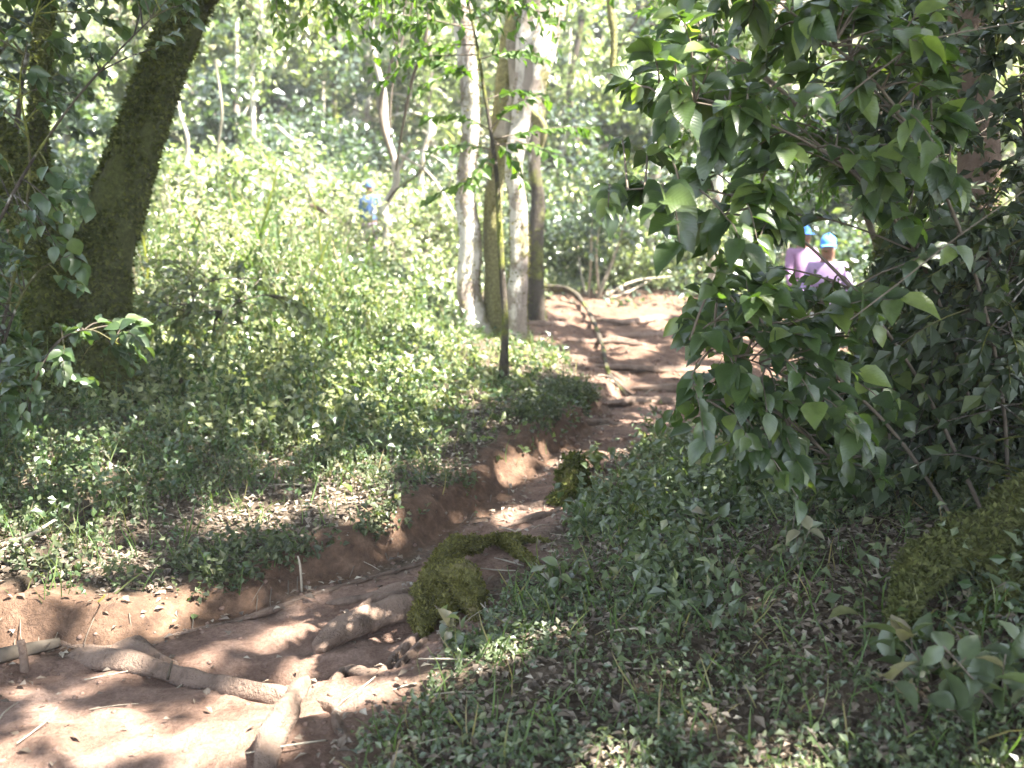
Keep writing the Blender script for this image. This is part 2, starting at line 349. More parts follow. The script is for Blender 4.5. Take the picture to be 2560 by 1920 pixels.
M = dict(
 soil=ground_mat(),
 bark_moss=bark_mat('mossy_bark', (.07, .058, .042), (.022, .018, .013), moss=(.05,.055,.016), mossamt=1.2, lich=-.1),
 bark_log=bark_mat('log_bark', (.07, .06, .035), (.03, .026, .016), moss=(.06, .062, .018), mossamt=1.6, lich=-.1),
 bark_grey=bark_mat('sunlit_grey_bark', (.27, .225, .195), (.1, .075, .06), moss=(.17, .155, .075), mossamt=.3, lich=.5, lichen=(.55, .51, .46)),  # grey base and lichen both lightened to imitate sun on the trunks
 bark_yellow=bark_mat('yellow_moss_bark', (.22, .19, .1), (.09, .075, .04), moss=(.2, .185, .075), mossamt=.9, lich=.2),
 bark_pale=bark_mat('pale_bark', (.36, .32, .27), (.16, .13, .1), mossamt=.2, lich=.35, lichen=(.5, .48, .42)),
 bark_dark=bark_mat('dark_bark', (.07, .058, .045), (.025, .02, .016), mossamt=.4, lich=.05),
 root=bark_mat('bare_root', (.17, .12, .092), (.06, .041, .03), mossamt=-.2, lich=-.1),
 root_moss=bark_mat('mossy_root', (.2, .145, .09), (.08, .06, .04), moss=(.09, .085, .028), mossamt=1.1, lich=-.1),
 twig=plain('twig', (.13, .105, .08)), twig_pale=plain('pale_twig', (.3, .26, .2)),
 moss=leaf_mat('moss', [(.03, .036, .011), (.065, .074, .022), (.12, .125, .04)], .25, .9, .1),
 moss_log=leaf_mat('log_moss', [(.045, .05, .02), (.082, .09, .034), (.14, .145, .06)], .25, .9, .1),
 moss_bright=leaf_mat('bright_moss', [(.06, .056, .018), (.11, .1, .034), (.17, .155, .06)], .25, .9, .1),
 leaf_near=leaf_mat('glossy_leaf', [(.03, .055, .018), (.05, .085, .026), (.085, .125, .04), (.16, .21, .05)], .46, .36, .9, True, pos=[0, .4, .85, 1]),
 leaf_shade=leaf_mat('shaded_leaf', [(.016, .026, .01), (.026, .042, .016), (.045, .065, .024), (.1, .12, .04)], .35, .5, .6, pos=[0, .4, .85, 1]),  # leaf colours darkened to stand in for deep shade
 leaf_left=leaf_mat('soft_leaf', [(.03, .055, .02), (.05, .085, .03), (.085, .12, .045)], .35, .4, .7),
 leaf_sap=leaf_mat('sapling_leaf', [(.04, .085, .012), (.065, .12, .02), (.1, .16, .03)], .45, .45, .4),
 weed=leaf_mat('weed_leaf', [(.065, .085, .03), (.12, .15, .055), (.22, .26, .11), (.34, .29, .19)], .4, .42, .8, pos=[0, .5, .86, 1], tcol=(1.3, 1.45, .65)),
 weed_dull=leaf_mat('dull_shaded_weed_leaf', [(.04, .048, .026), (.065, .08, .038), (.1, .12, .06), (.2, .16, .12)], .35, .5, .5, pos=[0, .45, .78, 1]),  # dull brownish weeds, darkened further for the shaded near slope
 weed_sunlit=leaf_mat('sunlit_weed_leaf', [(.13, .15, .065), (.22, .25, .11), (.34, .36, .19), (.5, .46, .34)], .4, .4, .9, pos=[0, .5, .86, 1], tcol=(1.3, 1.4, .7)),  # pale colours imitate sun glare on the weeds of the clearing
 cover=leaf_mat('cover_leaf', [(.05, .07, .036), (.085, .115, .058), (.14, .17, .09), (.24, .2, .14)], .3, .4, .8, pos=[0, .4, .8, 1]),
 far=leaf_mat('sunlit_far_leaf', [(.06, .08, .03), (.12, .16, .06), (.25, .3, .13), (.46, .45, .3)], .4, .36, .9, pos=[0, .4, .8, 1], tcol=(1.3, 1.4, .75)),  # glare of the sunlit slope is put into these pale leaf colours
 far_shade=leaf_mat('shaded_far_leaf', [(.03, .05, .032), (.05, .08, .05), (.1, .135, .085)], .35, .33, 1.),  # darker copy of the far leaves, shade painted into the colour
 canopy=leaf_mat('canopy_leaf', [(.04, .07, .02), (.07, .11, .03)], .3, .45, .4),
 litter=leaf_mat('dead_leaf', [(.07, .053, .04), (.14, .108, .083), (.22, .178, .14), (.36, .32, .26)], .1, .6, .3, tcol=(1.2, .9, .6), pos=[0, .4, .8, 1]),
 grass=leaf_mat('grass_blade', [(.06, .1, .03), (.1, .15, .05), (.26, .2, .11)], .35, .5, .4, pos=[0, .7, 1]),
)

# ---------------------------------------------------------------- ground, path, bank (one surface, three named sheets)
ny, nx = GX.shape
allV = np.stack([GX, GY, Z], -1).reshape(-1, 3); idx = np.arange(ny*nx).reshape(ny, nx)
quads = np.stack([idx[:-1, :-1], idx[:-1, 1:], idx[1:, 1:], idx[1:, :-1]], -1).reshape(-1, 4)
fc = lambda A: ((A[:-1, :-1]+A[1:, 1:]+A[:-1, 1:]+A[1:, :-1])/4).ravel()
fb, fp = fc(bankw), fc(pdist)
cls = np.where(fb > .5, 2, np.where(fp > 0, 1, 0))
for k, nm in ((0, 'ground'), (1, 'path'), (2, 'earth_bank')):
    q = quads[cls == k]; used, inv = np.unique(q, return_inverse=True); n = len(q)
    ob = link(nm, allV[used], inv.ravel(), np.arange(n)*4, np.full(n, 4), M['soil'], attrs={'soil': ('POINT', soil.ravel()[used]), 'bank': ('POINT', np.clip(bankw+.75*sstep(7.5, 10, GY)*soil, 0, 1).ravel()[used])})
    tag(ob, {0: 'forest floor under weeds and dead leaves', 1: 'reddish bare earth trail winding uphill', 2: 'low cut bank of orange earth along the left of the trail'}[k], nm.replace('_', ' '), kind='structure')

# ---------------------------------------------------------------- trees in the picture
def fuzz(Lv, P, r, dens, L=.03, rnd=None, upbias=.3, where=None, full=0.):
    """short moss strands over a tube with centreline P and radii r"""
    seg = np.linalg.norm(np.diff(P, axis=0), axis=1); area = seg*(r[:-1]+r[1:])*np.pi
    m = int(area.sum()*dens); k = rng.choice(len(seg), m, p=area/area.sum()); t = rng.random(m)
    c = P[k]+(P[k+1]-P[k])*t[:, None]; rr = r[k]+(r[k+1]-r[k])*t; T = nrm(P[k+1]-P[k])
    a = rdir(m); nn = nrm(a-(a*T).sum(1, keepdims=True)*T)
    keep = (fbm(c[:, 0]*4, c[:, 1]*4+nn[:, 0], c[:, 2]*2.5+nn[:, 1]) + nn[:, 2]*upbias > -.15-full)
    if where is not None: keep &= where(c)
    Vs = SURF[id(P)][1]; ns = Vs.shape[1]; j = rng.integers(0, ns, m); f1_ = t[:, None]; f2_ = rng.random((m, 1))
    A_ = Vs[k, j]*(1-f2_)+Vs[k, (j+1) % ns]*f2_; B_ = Vs[k+1, j]*(1-f2_)+Vs[k+1, (j+1) % ns]*f2_; sp = A_*(1-f1_)+B_*f1_; nn = nrm(sp-c)
    keep = (fbm(c[:, 0]*4, c[:, 1]*4+nn[:, 0], c[:, 2]*2.5+nn[:, 1]) + nn[:, 2]*upbias > -.15-full)
    if where is not None: keep &= where(c)
    sp, nn = sp[keep], nn[keep]; m = len(sp)
    Lv.add(sp-nn*.003, nn*.6+rdir(m)*.9+np.array([0, 0, -.35]), nn+rdir(m)*.5, L*(.5+rng.random(m)), .25, rnd)

def gbase(u, v, Y, dz=-.12):
    p = W(u, v, Y); p[2] = Hgt(p[0], p[1])+dz; return p
TREES = []
def tree(label, name='tree', stems=(), mat='bark_moss', cat='tree', sides=18, rough=.12, moss=None, mossd=2500, lobes=0, group=None, nf=3., mossL=.03):
    """stems: (part name, [(u, v, Y)...], [radius...], material) - first point is put on the ground when v is None-like 'g'"""
    b = None; built = []
    for pn_, pts, rad, mt in stems:
        P = [gbase(p[0], p[1], p[2]) if (len(p) > 3 and p[3] == 'g') else W(p[0], p[1], p[2]) for p in pts]
        built.append((pn_, P, rad, mt or mat))
        if b is None: b = P[0].copy(); b[2] += .12
    e = empty(name, b, label, cat, group)
    Lv = Leaves('lo')
    for i, (pn_, P, rad, mt) in enumerate(built):
        if name == 'slender_tree':
            P = smooth_path(P, 12); P[1:-1] += rng.normal(size=(10, 3))*[.035, .035, .01]; P = list(P)
        mb = MB(); PP, rr = mb.tube(P, rad, sides, rough, nf, seed=i*3.3, lobes=lobes, steps=max(24, len(P)*8)); mb.build(pn_, M[mt], e)
        if moss: fuzz(Lv, PP, rr, (mossd*2 if mossd == 3800 else mossd) if mt != 'bark_pale' else mossd*.2, mossL, full=.45 if mossd == 3800 else 0)
    if moss: Lv.build('moss', M[moss], e)
    TREES.append(e); return e

T_left = tree('large dark mossy tree leaning right, at the left of the weedy slope', 'tree', [
    ('trunk', [(88, 392, 6.7, 'g'), (92, 370, 6.7), (97, 320, 6.75), (107, 250, 6.8), (128, 180, 6.85), (150, 105, 6.9), (178, 30, 6.95), (212, -50, 7), (260, -150, 7.1), (320, -300, 7.3)], [.42, .29, .215, .175, .155, .14, .125, .11, .09, .05], None),
    ('stem', [(60, 392, 6.55, 'g'), (58, 340, 6.6), (52, 285, 6.6), (34, 220, 6.55), (4, 160, 6.5), (-50, 90, 6.4), (-120, -60, 6.3)], [.3, .21, .165, .14, .135, .12, .09], None),
    ('stem', [(66, 392, 6.9, 'g'), (60, 290, 7), (42, 180, 7.1), (40, 90, 7.1), (46, 0, 7.1), (50, -150, 7.1)], [.1, .07, .06, .055, .05, .03], None),
    ('branch', [(180, 28, 6.95), (196, 0, 6.9), (228, -22, 6.7), (262, -70, 6.4)], [.1, .08, .06, .04], None),
    ], 'bark_moss', rough=.14, moss='moss', mossd=3800, lobes=3, mossL=.035)
T_mid = tree('tall clump of fused pale and mossy trunks beside the trail', 'tree', [
    ('trunk', [(478, 338, 11, 'g'), (473, 315, 11), (468, 285, 11), (471, 240, 11), (465, 190, 11), (471, 130, 11), (468, 70, 11), (461, 0, 11), (450, -120, 11.2), (430, -260, 11.5)], [.19, .15, .135, .13, .12, .11, .1, .1, .08, .05], 'bark_grey'),
    ('trunk', [(497, 338, 11.1, 'g'), (495, 280, 11.1), (493, 220, 11.1), (497, 160, 11.1), (503, 100, 11.1), (507, 50, 11.1), (515, 0, 11.1), (520, -150, 11.2)], [.17, .1, .095, .09, .085, .08, .07, .05], 'bark_yellow'),
    ('trunk', [(514, 342, 10.8, 'g'), (516, 310, 10.8), (519, 270, 10.8), (519, 220, 10.8), (514, 165, 10.8), (522, 125, 10.85), (530, 85, 10.9), (537, 45, 10.9), (545, 0, 11), (562, -90, 11.2), (590, -250, 11.5)], [.17, .13, .125, .115, .115, .14, .18, .2, .2, .17, .1], 'bark_grey'),
    ('trunk', [(505, 140, 11.05), (517, 90, 11.1), (512, 40, 11.1), (522, -10, 11.2), (530, -150, 11.4)], [.13, .11, .09, .08, .05], 'bark_pale'),
    ('branch', [(527, 110, 10.8), (543, 128, 10.7), (541, 150, 10.7)], [.07, .05, .02], 'bark_yellow'),
    ], 'bark_grey', rough=.1, moss='moss_bright', mossd=1100, lobes=2, mossL=.03)
tree('short dark trunk standing just behind the pale trunk clump', 'tree', [('trunk', [(537, 290, 12.6, 'g'), (536, 240, 12.6), (538, 200, 12.6), (534, 160, 12.6), (540, 100, 12.8), (536, 20, 13), (530, -80, 13)], [.12, .09, .085, .08, .07, .05, .03], None)], 'bark_dark', moss='moss', mossd=800)
tree('slender crooked white tree on the bright slope, left of the trunk clump', 'tree', [
    ('trunk', [(386, 275, 13, 'g'), (385, 250, 13), (388, 228, 13), (384, 208, 13), (396, 184, 13), (394, 160, 13), (386, 132, 13), (383, 90, 13.1), (372, 40, 13.2), (376, -30, 13.3)], [.075, .065, .06, .05, .05, .05, .05, .04, .035, .02], None),
    ('branch', [(394, 165, 13), (380, 110, 12.8), (392, 60, 12.7), (404, 10, 12.6), (412, -40, 12.6)], [.03, .025, .02, .016, .01], 'twig'),
    ('branch', [(396, 176, 13), (412, 150, 13), (440, 160, 12.9), (452, 172, 12.8)], [.02, .016, .012, .006], None),
    ('branch', [(386, 204, 13), (396, 190, 12.8), (420, 172, 12.5), (430, 150, 12.4)], [.02, .016, .01, .006], 'bark_dark')], 'bark_pale', sides=10, rough=.1)
for i, (pts, rad, lab) in enumerate([
    ([(189, 235, 13.5, 'g'), (188, 190, 13.5), (186, 150, 13.5), (181, 100, 13.5), (180, 30, 13.6), (184, -60, 13.7)], [.035, .032, .028, .025, .02, .015], 'thin straight white pole tree just right of the big leaning trunk'),
    ([(253, 240, 16, 'g'), (256, 170, 16), (250, 90, 16), (258, 20, 16), (252, -60, 16)], [.05, .04, .04, .03, .02], 'thin grey stem rising from the brightest bushes'),
    ([(335, 215, 19, 'g'), (337, 150, 19), (333, 60, 19), (338, -30, 19)], [.07, .06, .05, .04], 'straight pale stem in the dark foliage, left of the crooked white tree'),
    ([(368, 200, 21, 'g'), (370, 120, 21), (366, 30, 21), (369, -40, 21)], [.08, .06, .05, .04], 'pale stem far up the slope behind the crooked white tree'),
    ([(427, 220, 17, 'g'), (423, 160, 17), (428, 90, 17), (424, 0, 17), (420, -60, 17)], [.05, .045, .04, .035, .03], 'thin pale stem between the crooked white tree and the trunk clump'),
    ([(574, 235, 19, 'g'), (578, 170, 19), (572, 90, 19), (580, 10, 19), (584, -60, 19)], [.08, .07, .06, .06, .04], 'grey stem behind and right of the trunk clump'),
    ([(660, 250, 17, 'g'), (655, 160, 17), (664, 60, 17), (658, -50, 17)], [.12, .1, .09, .07], 'greyish trunk at the far end of the trail'),
    ([(712, 270, 16, 'g'), (716, 190, 16), (708, 90, 16), (720, -30, 16)], [.1, .09, .08, .06], 'trunk beyond the trail seen through the leafy sprays'),
    ]):
    et = tree(lab, 'slender_tree', [('trunk', pts, rad, None)], ['bark_pale', 'bark_grey', 'bark_dark', 'bark_grey', 'bark_grey', 'bark_dark', 'bark_grey', 'bark_grey'][i], sides=9, rough=.12)
    Lt = Leaves('lo'); Pt = smooth_path([gbase(*p[:3]) if len(p) > 3 else W(*p) for p in pts], 40); kk = rng.integers(4, 40, 1400 if i != 0 else 200); gate = fbm(kk*.35+i*9, kk*0.+i) > -.1; kk = kk[gate]; m = len(kk)
    Lt.add(Pt[kk]+rng.normal(size=(m, 3))*[.16, .16, .12], rdir(m, -.3), np.array([0, 0, 1.])+rdir(m)*.9, rng.uniform(.06, .12, m), .36); Lt.build('leaves', M['far'], et)
T_right = tree('brown trunk in shade behind the leafy shrub at the right edge', 'tree', [
    ('trunk', [(985, 430, 6.2, 'g'), (982, 340, 6.2), (975, 250, 6.2), (978, 150, 6.2), (970, 60, 6.2), (968, -40, 6.2), (960, -200, 6.3)], [.2, .15, .13, .12, .12, .11, .08], None),
    ('branch', [(977, 160, 6.2), (935, 105, 6), (905, 95, 5.8), (890, 60, 5.7), (880, -20, 5.6)], [.05, .04, .035, .03, .02], 'bark_moss')], 'root', moss='moss', mossd=900)
tree('mossy dark tree leaning over the trail below the person', 'tree', [
    ('trunk', [(838, 462, 6.9, 'g'), (846, 420, 6.95), (858, 370, 7), (876, 310, 7.1), (884, 250, 7.1), (898, 180, 7.2), (905, 120, 7.2), (915, 40, 7.3), (925, -80, 7.4)], [.15, .11, .09, .075, .07, .06, .055, .05, .04], None),
    ('branch', [(872, 325, 7.05), (850, 300, 6.9), (820, 290, 6.7), (790, 310, 6.5)], [.03, .025, .015, .008], None)], 'bark_moss', moss='moss', mossd=3000, mossL=.04)
tree('black hollow trunk at the right edge behind the mossy log', 'tree', [
    ('trunk', [(1035, 505, 5.2, 'g'), (1032, 440, 5.2), (1030, 380, 5.25), (1034, 300, 5.3), (1045, 180, 5.3), (1050, 60, 5.4), (1060, -120, 5.4)], [.28, .2, .17, .15, .14, .13, .1], None),
    ('root', [(1020, 420, 5.1), (1000, 460, 5.0), (975, 500, 4.9)], [.05, .04, .03], None)], 'bark_dark', moss='moss', mossd=500, lobes=3)
T_out = []  # unseen trees added to carry the shade canopy
for i, (x, y, lab) in enumerate([(6.5, 3, 'unseen canopy tree added for shade off to the right of the trail'), (9, 9, 'unseen canopy tree added for shade on the lower right slope'), (3.2, -2.5, 'unseen canopy tree added for shade behind the viewpoint, right of the trail'),
                    (-6.5, 2, 'unseen canopy tree added for shade off to the left of the trail'), (-10, 9, 'unseen canopy tree added for shade on the upper left slope'), (12, 15, 'unseen canopy tree added for shade beyond the right slope')]):
    e = empty('tree', (x, y, float(Hgt(x, y))), lab, 'tree'); mb = MB(); z0 = float(Hgt(x, y))-.1
    mb.tube([(x, y, z0), (x+.1, y+.1, z0+2), (x-.15, y, z0+4.5), (x, y+.2, z0+7.5)], [.28, .2, .17, .09], 14, .1); mb.build('trunk', M['bark_moss'], e); T_out.append(e)

# sapling in front of the clump
e = empty('sapling', G(504, 385), 'slim dark upright sapling with rows of small green leaves, mid slope', 'sapling')
sb = G(504, 385, -.06); mb = MB(); Ysp = float(sb[1])
sap = [sb]+[W(u, v, Ysp) for u, v in [(504, 360), (505, 320), (502, 270), (499, 220), (497, 180), (492, 140), (485, 95), (478, 50), (470, 10), (462, -40)]]
mb.tube(sap, [.05, .036, .03, .026, .022, .02, .016, .014, .012, .01, .008], 9, .12, 8, steps=70)
mb.build('trunk', M['bark_dark'], e)
SL = Leaves('mid')
def spray(mb, Lv, a, b, nleaf, L, wid=.27, sag=.12, r0=.006, start=.35, side_amt=.7, droop=.45, bend=None, two=False):
    a = np.array(a, float); b = np.array(b, float); mid = (a+b)/2+np.array([0, 0, sag])*np.linalg.norm(b-a)+(bend if bend is not None else rng.normal(size=3)*.05*np.linalg.norm(b-a))
    P, r = mb.tube([a, (a+mid)/2+np.array([0, 0, sag*.1]), mid, (mid+b)/2+np.array([0, 0, sag*.15]), b], [r0, r0*.85, r0*.7, r0*.5, r0*.3], 4, steps=12)
    t = np.linspace(start, 1, nleaf); k = np.clip(t*(len(P)-1), 0, len(P)-1.001); i = k.astype(int); f = (k-i)[:, None]
    p = P[i]*(1-f)+P[i+1]*f; T = nrm(P[i+1]-P[i]); S = nrm(np.cross(T, np.array([0, 0, 1.])))
    sg = np.where(np.arange(nleaf) % 2 == 0, 1, -1)[:, None]
    d = T*.75+S*sg*side_amt+np.array([0, 0, -droop])+rng.normal(size=(nleaf, 3))*.32; n = np.array([0, -.6, .9])+S*sg*.2+rng.normal(size=(nleaf, 3))*.38
    Lv.add(p, d, n, L*(.7+.5*rng.random(nleaf)), wid*(.85+.3*rng.random(nleaf)))
    if two: Lv.add(p, T*.55-S*sg*side_amt+np.array([0, 0, -droop])+rng.normal(size=(nleaf, 3))*.18, n, L*(.7+.5*rng.random(nleaf)), wid)
tw = MB()
for (u0, v0, u1, v1, n, dy) in [(492, 140, 590, 128, 12, 0), (493, 145, 558, 158, 10, -.3), (494, 150, 430, 150, 9, -.2), (496, 175, 428, 200, 9, .1), (490, 130, 540, 95, 8, -.2), (491, 130, 430, 118, 9, .2), (486, 100, 545, 100, 9, .2),
                                (484, 90, 430, 60, 10, 0), (478, 60, 545, 60, 12, -.3), (476, 45, 400, 50, 12, .2), (474, 30, 340, 10, 14, -.4), (472, 20, 560, 20, 12, 0), (470, 10, 400, -10, 12, 0), (468, 5, 520, -20, 12, .3), (480, 70, 420, 90, 9, -.3),
                                (472, 25, 350, 40, 16, -.2), (494, 155, 470, 185, 6, -.3), (493, 140, 520, 180, 7, .2), (470, 10, 590, -5, 12, 0), (478, 55, 380, 85, 10, .3)]:
    a = W(u0, v0, Ysp); b = W(u1, v1, Ysp+dy); spray(tw, SL, a, b, n, .115, .34, .08, .006, .2, .6, .3, two=True)
tw.build('branches', M['twig'], e); SL.build('leaves', M['leaf_sap'], e)

# ---------------------------------------------------------------- roots, logs, stumps
def root(label, pts, rad, mat='root', name='root', cat='tree root', rough=.3, sides=16, ground=True, sink=.4, moss=None, nf=6., mossd=3500, extra=(), mL=.025, dz=None):
    def mk(pts, rad):
        r = np.interp(np.linspace(0, 1, len(pts)), np.linspace(0, 1, len(rad)), rad); o = []
        for i, p in enumerate(pts):
            q = G(p[0], p[1]); q[2] += r[i]*(1-sink*2) + (p[2] if len(p) > 2 else 0); o.append(q)
        if ground and cat == 'tree root':
            o[0] = o[0]-[0, 0, r[0]*.9]; o[-1] = o[-1]-[0, 0, r[-1]*.9]; o[1] = o[1]-[0, 0, r[1]*.2]; o[-2] = o[-2]-[0, 0, r[-2]*.2]
        return o
    P = mk(pts, rad); e = None
    if moss or extra:
        e = empty(name, P[0], label, cat)
    rad = list(rad); L_ = np.linspace(0, 1, 24); rad = list(np.interp(L_, np.linspace(0, 1, len(rad)), rad)*np.sqrt(np.clip(1-(1-np.minimum(L_, 1-L_)*14)**2*(np.minimum(L_, 1-L_)*14 < 1), .03, 1)))
    mb = MB(); PP, rr = mb.tube(P, rad, sides, rough, nf, steps=max(40, len(pts)*10), seed=pts[0][0], lobes=3)
    o = mb.build(name if e is None else ('wood' if cat != 'tree root' else 'main_root'), M[mat], e, origin=None if e else P[0])
    if e is None: tag(o, label, cat)
    Lv = Leaves('lo')
    if moss: fuzz(Lv, PP, rr, mossd, mL, upbias=.5, full=.5)
    for pn_, pts2, rad2, mt in extra:
        mb = MB(); P2, r2 = mb.tube(mk(pts2, rad2), rad2, sides, rough, nf, steps=max(14, len(pts2)*6), seed=pts2[0][1]); mb.build(pn_, M[mt], e)
        if moss and mt == 'root_moss': fuzz(Lv, P2, r2, mossd, mL, upbias=.5, full=.35)
    if moss: Lv.build('moss', M[moss], e)
    return e or o
root('long pale bare root crossing the near trail at lower left', [(62, 655), (100, 664), (150, 674), (195, 686), (240, 694), (300, 698)], [.03, .042, .038, .04, .034, .026], sink=.3)
root('short thick pale root end pointing down at the bottom of the trail', [(308, 694, .05), (300, 706, .05), (286, 728, .04), (270, 752, .02), (258, 785, 0)], [.025, .034, .04, .04, .03], sink=.2)
root('knobbly root humps along the left of the near trail', [(112, 648), (130, 652), (150, 660), (180, 668)], [.02, .05, .04, .02], rough=.3)
root('thick brown root running left from the mossy stump', [(315, 655), (335, 645), (365, 634), (395, 622), (422, 612)], [.03, .05, .055, .062, .065], sink=.0)
root('thin dark root above the thick brown root', [(352, 616), (372, 608), (395, 600), (425, 585)], [.014, .035, .038, .042], 'root')
root('split root slanting down below the mossy stump', [(375, 676), (395, 660), (412, 645), (425, 632)], [.012, .025, .035, .04])
root('small lumpy root beside the bright patch of earth', [(332, 682), (345, 676), (365, 675), (385, 670)], [.025, .032, .025, .015], rough=.25)
root('thin pale root along the foot of the earth bank', [(165, 636), (200, 630), (235, 622), (285, 608), (330, 592), (370, 580), (420, 565), (445, 560)], [.006, .012, .014, .014, .012, .014, .012, .008], sides=8)
root('mossy stump root hump at the centre of the trail edge', [(423, 640), (426, 615, .03), (438, 590, .08), (455, 572, .1), (470, 562, .08), (490, 550, .04), (505, 545, .03), (530, 543, .01), (553, 545)],
     [.04, .062, .06, .045, .034, .032, .028, .022, .012], 'root_moss', 'stump', 'stump', rough=.55, moss='moss_bright', mossd=26000, mL=.017, nf=11.,
     extra=[('side_root', [(505, 546, .03), (518, 557, .03), (530, 566, .02), (545, 575)], [.03, .028, .022, .012], 'root_moss'), ('side_root', [(438, 583, .05), (456, 592, .05), (470, 606, .02), (480, 622, -.02)], [.045, .06, .055, .025], 'root_moss'), ('side_root', [(430, 600, .04), (446, 612, .03), (452, 630, -.02)], [.04, .045, .025], 'root_moss')])
root('short brown root in the trail above the mossy stump', [(500, 528), (520, 524), (540, 518), (556, 514)], [.012, .024, .026, .02], 'root')
root('pale root stub beside the small mossy post stump', [(528, 508), (540, 506), (552, 503), (562, 500)], [.015, .03, .03, .02], 'root')
root('dark broken log lying in the weeds right of the mossy post stump', [(612, 506, .02), (628, 514, .02), (645, 522, .02), (662, 528, .02)], [.035, .04, .036, .03], 'bark_dark', 'log', 'log')
root('dark mossy fallen branch reaching from the trunk clump over the upper trail', [(515, 300, .1), (530, 298, .12), (550, 300, .12), (570, 302, .12), (583, 312, .1), (593, 328, .06), (602, 350, .04), (608, 372), (622, 392), (640, 405)],
     [.07, .07, .06, .045, .03, .024, .02, .018, .014, .01], 'bark_dark', 'fallen_branch', 'branch', sink=.1)
for lab, pts, rad in [('pale root across the top of the trail by the trunk clump', [(522, 322), (545, 325), (565, 326), (585, 330)], [.03, .045, .04, .02]),
                      ('long root forming a step across the upper trail', [(590, 365), (620, 368), (660, 372), (705, 371), (735, 374)], [.02, .04, .045, .04, .02]),
                      ('root step below the long one on the upper trail', [(628, 389), (655, 391), (690, 390), (715, 394)], [.02, .045, .045, .02]),
                      ('dark root step near the left edge of the upper trail', [(560, 356), (578, 360), (600, 358)], [.03, .05, .03]),
                      ('uppermost root step at the head of the trail', [(590, 318), (625, 323), (670, 318), (710, 325)], [.02, .05, .05, .02]),
                      ('thin branching root down the middle of the trail', [(612, 375), (630, 395), (655, 410), (680, 428)], [.02, .022, .018, .01])]:
    root(lab, pts, rad, 'root', rough=.22)
for lab, pts, rad in [('thin root curving beside the short thick root end', [(316, 700), (335, 712), (338, 732), (352, 748)], [.012, .02, .018, .01]), ('slim root ledge under the earth bank behind the long pale root', [(55, 646), (85, 650), (112, 652), (135, 655)], [.01, .02, .024, .014]),
                      ('root ledge crossing the trail between the stump and the bank', [(420, 588), (400, 590), (378, 596), (350, 602), (325, 604)], [.03, .028, .022, .018, .008]), ('thin forked root in front of the mossy stump hump', [(428, 640), (415, 652), (398, 668), (392, 684)], [.028, .024, .018, .01]),
                      ('root ledge low on the upper trail near the lower shrub', [(600, 402), (630, 404), (662, 403), (690, 408)], [.02, .04, .04, .02]), ('root ledge beside the fallen branch on the upper trail', [(565, 340), (592, 343), (620, 342), (648, 346)], [.02, .045, .045, .02]),
                      ('root ledge on the left side of the trail below the upper steps', [(585, 422), (605, 424), (632, 428)], [.02, .032, .02]), ('long low root ledge near the head of the trail', [(610, 335), (650, 336), (690, 334), (725, 338)], [.02, .045, .045, .02]), ('small root knuckle in the trail left of the mossy post stump', [(505, 512), (522, 510), (538, 512)], [.015, .026, .015])]:
    root(lab, pts, rad, 'root', rough=.35)
# mossy post stump
e = empty('stump', G(580, 500), 'small mossy upright stump at the right edge of the trail', 'stump')
b = G(580, 502); mb = MB(); PP, rr = mb.tube([b-[0, 0, .1], b+[-.01, 0, .06], b+[-.03, 0, .14], b+[-.04, .02, .22], b+[-.04, .02, .25]], [.16, .12, .1, .08, .03], 16, .7, 9, steps=24); mb.build('wood', M['root_moss'], e)
Lv = Leaves('lo'); fuzz(Lv, PP, rr, 14000, .028, upbias=.6, full=.5)
mm = 150; Lv.add(PP[-1]+rng.normal(size=(mm, 3))*[.035, .035, .008], rdir(mm, 1), rdir(mm), .03, .3); Lv.build('moss', M['moss'], e)
# plank and stake on the trail at left
mb = MB(); a = G(-8, 668, .035); b = G(60, 650, .03); mb.tube([a, (a+b)/2, b], [.03, .028, .02], 6, .1, 5, flat=.45, steps=14); tag(mb.build('stick', M['twig'], origin=a), 'flat dark stick lying on the trail at the left edge', 'stick')
mb = MB(); a = G(24, 672, -.02); mb.tube([a, a+[.003, 0, .07], a+[-.004, 0, .14]], [.018, .017, .015], 7, .12, 9, steps=9); tag(mb.build('stake', M['root'], origin=a), 'short pale wooden stake standing beside the flat stick', 'stake')
mb = MB(); a = G(168, 690, .04); mb.tube([a, a+[.02, 0, .07]], [.006, .004], 5, steps=5); tag(mb.build('twig', M['bark_dark'], origin=a), 'dark twig stub poking up from the long pale root', 'twig')
mb = MB(); mb.tube([G(302, 592), G(302, 592)+[-.005, 0, .12], G(301, 592)+[-.01, 0, .17]], [.006, .006, .004], 5, steps=8); tag(mb.build('root', M['twig_pale'], origin=G(302, 592)), 'thin pale rootlet hanging down the face of the earth bank', 'tree root')
# right hand mossy log: a thick leaning root mass
e = empty('mossy_log', G(1000, 640), 'thick moss covered log sloping up to the right edge of the frame', 'log')
lg = [W(893, 660, 3.05), W(898, 630, 3.12), W(908, 600, 3.2), W(926, 572, 3.3), W(958, 548, 3.4), W(995, 535, 3.45), W(1030, 512, 3.5), W(1100, 470, 3.55), W(1200, 420, 3.6)]
mb = MB(); PP, rr = mb.tube(lg, [.02, .035, .055, .07, .075, .08, .09, .1, .11], 20, .5, 6, steps=60, lobes=3); mb.build('wood', M['bark_log'], e)
mb = MB(); P2, r2 = mb.tube([W(1010, 560, 3.35), W(990, 610, 3.2), W(960, 660, 3.05), W(940, 700, 2.95)], [.05, .07, .05, .03], 16, .45, 6, steps=30, lobes=3); mb.build('side_root', M['bark_log'], e)
mb = MB(); P3, r3 = mb.tube([W(1060, 540, 3.3), W(1050, 620, 3.15), W(1030, 690, 3.0)], [.07, .09, .05], 16, .45, 6, steps=30, lobes=3); mb.build('side_root', M['bark_log'], e)
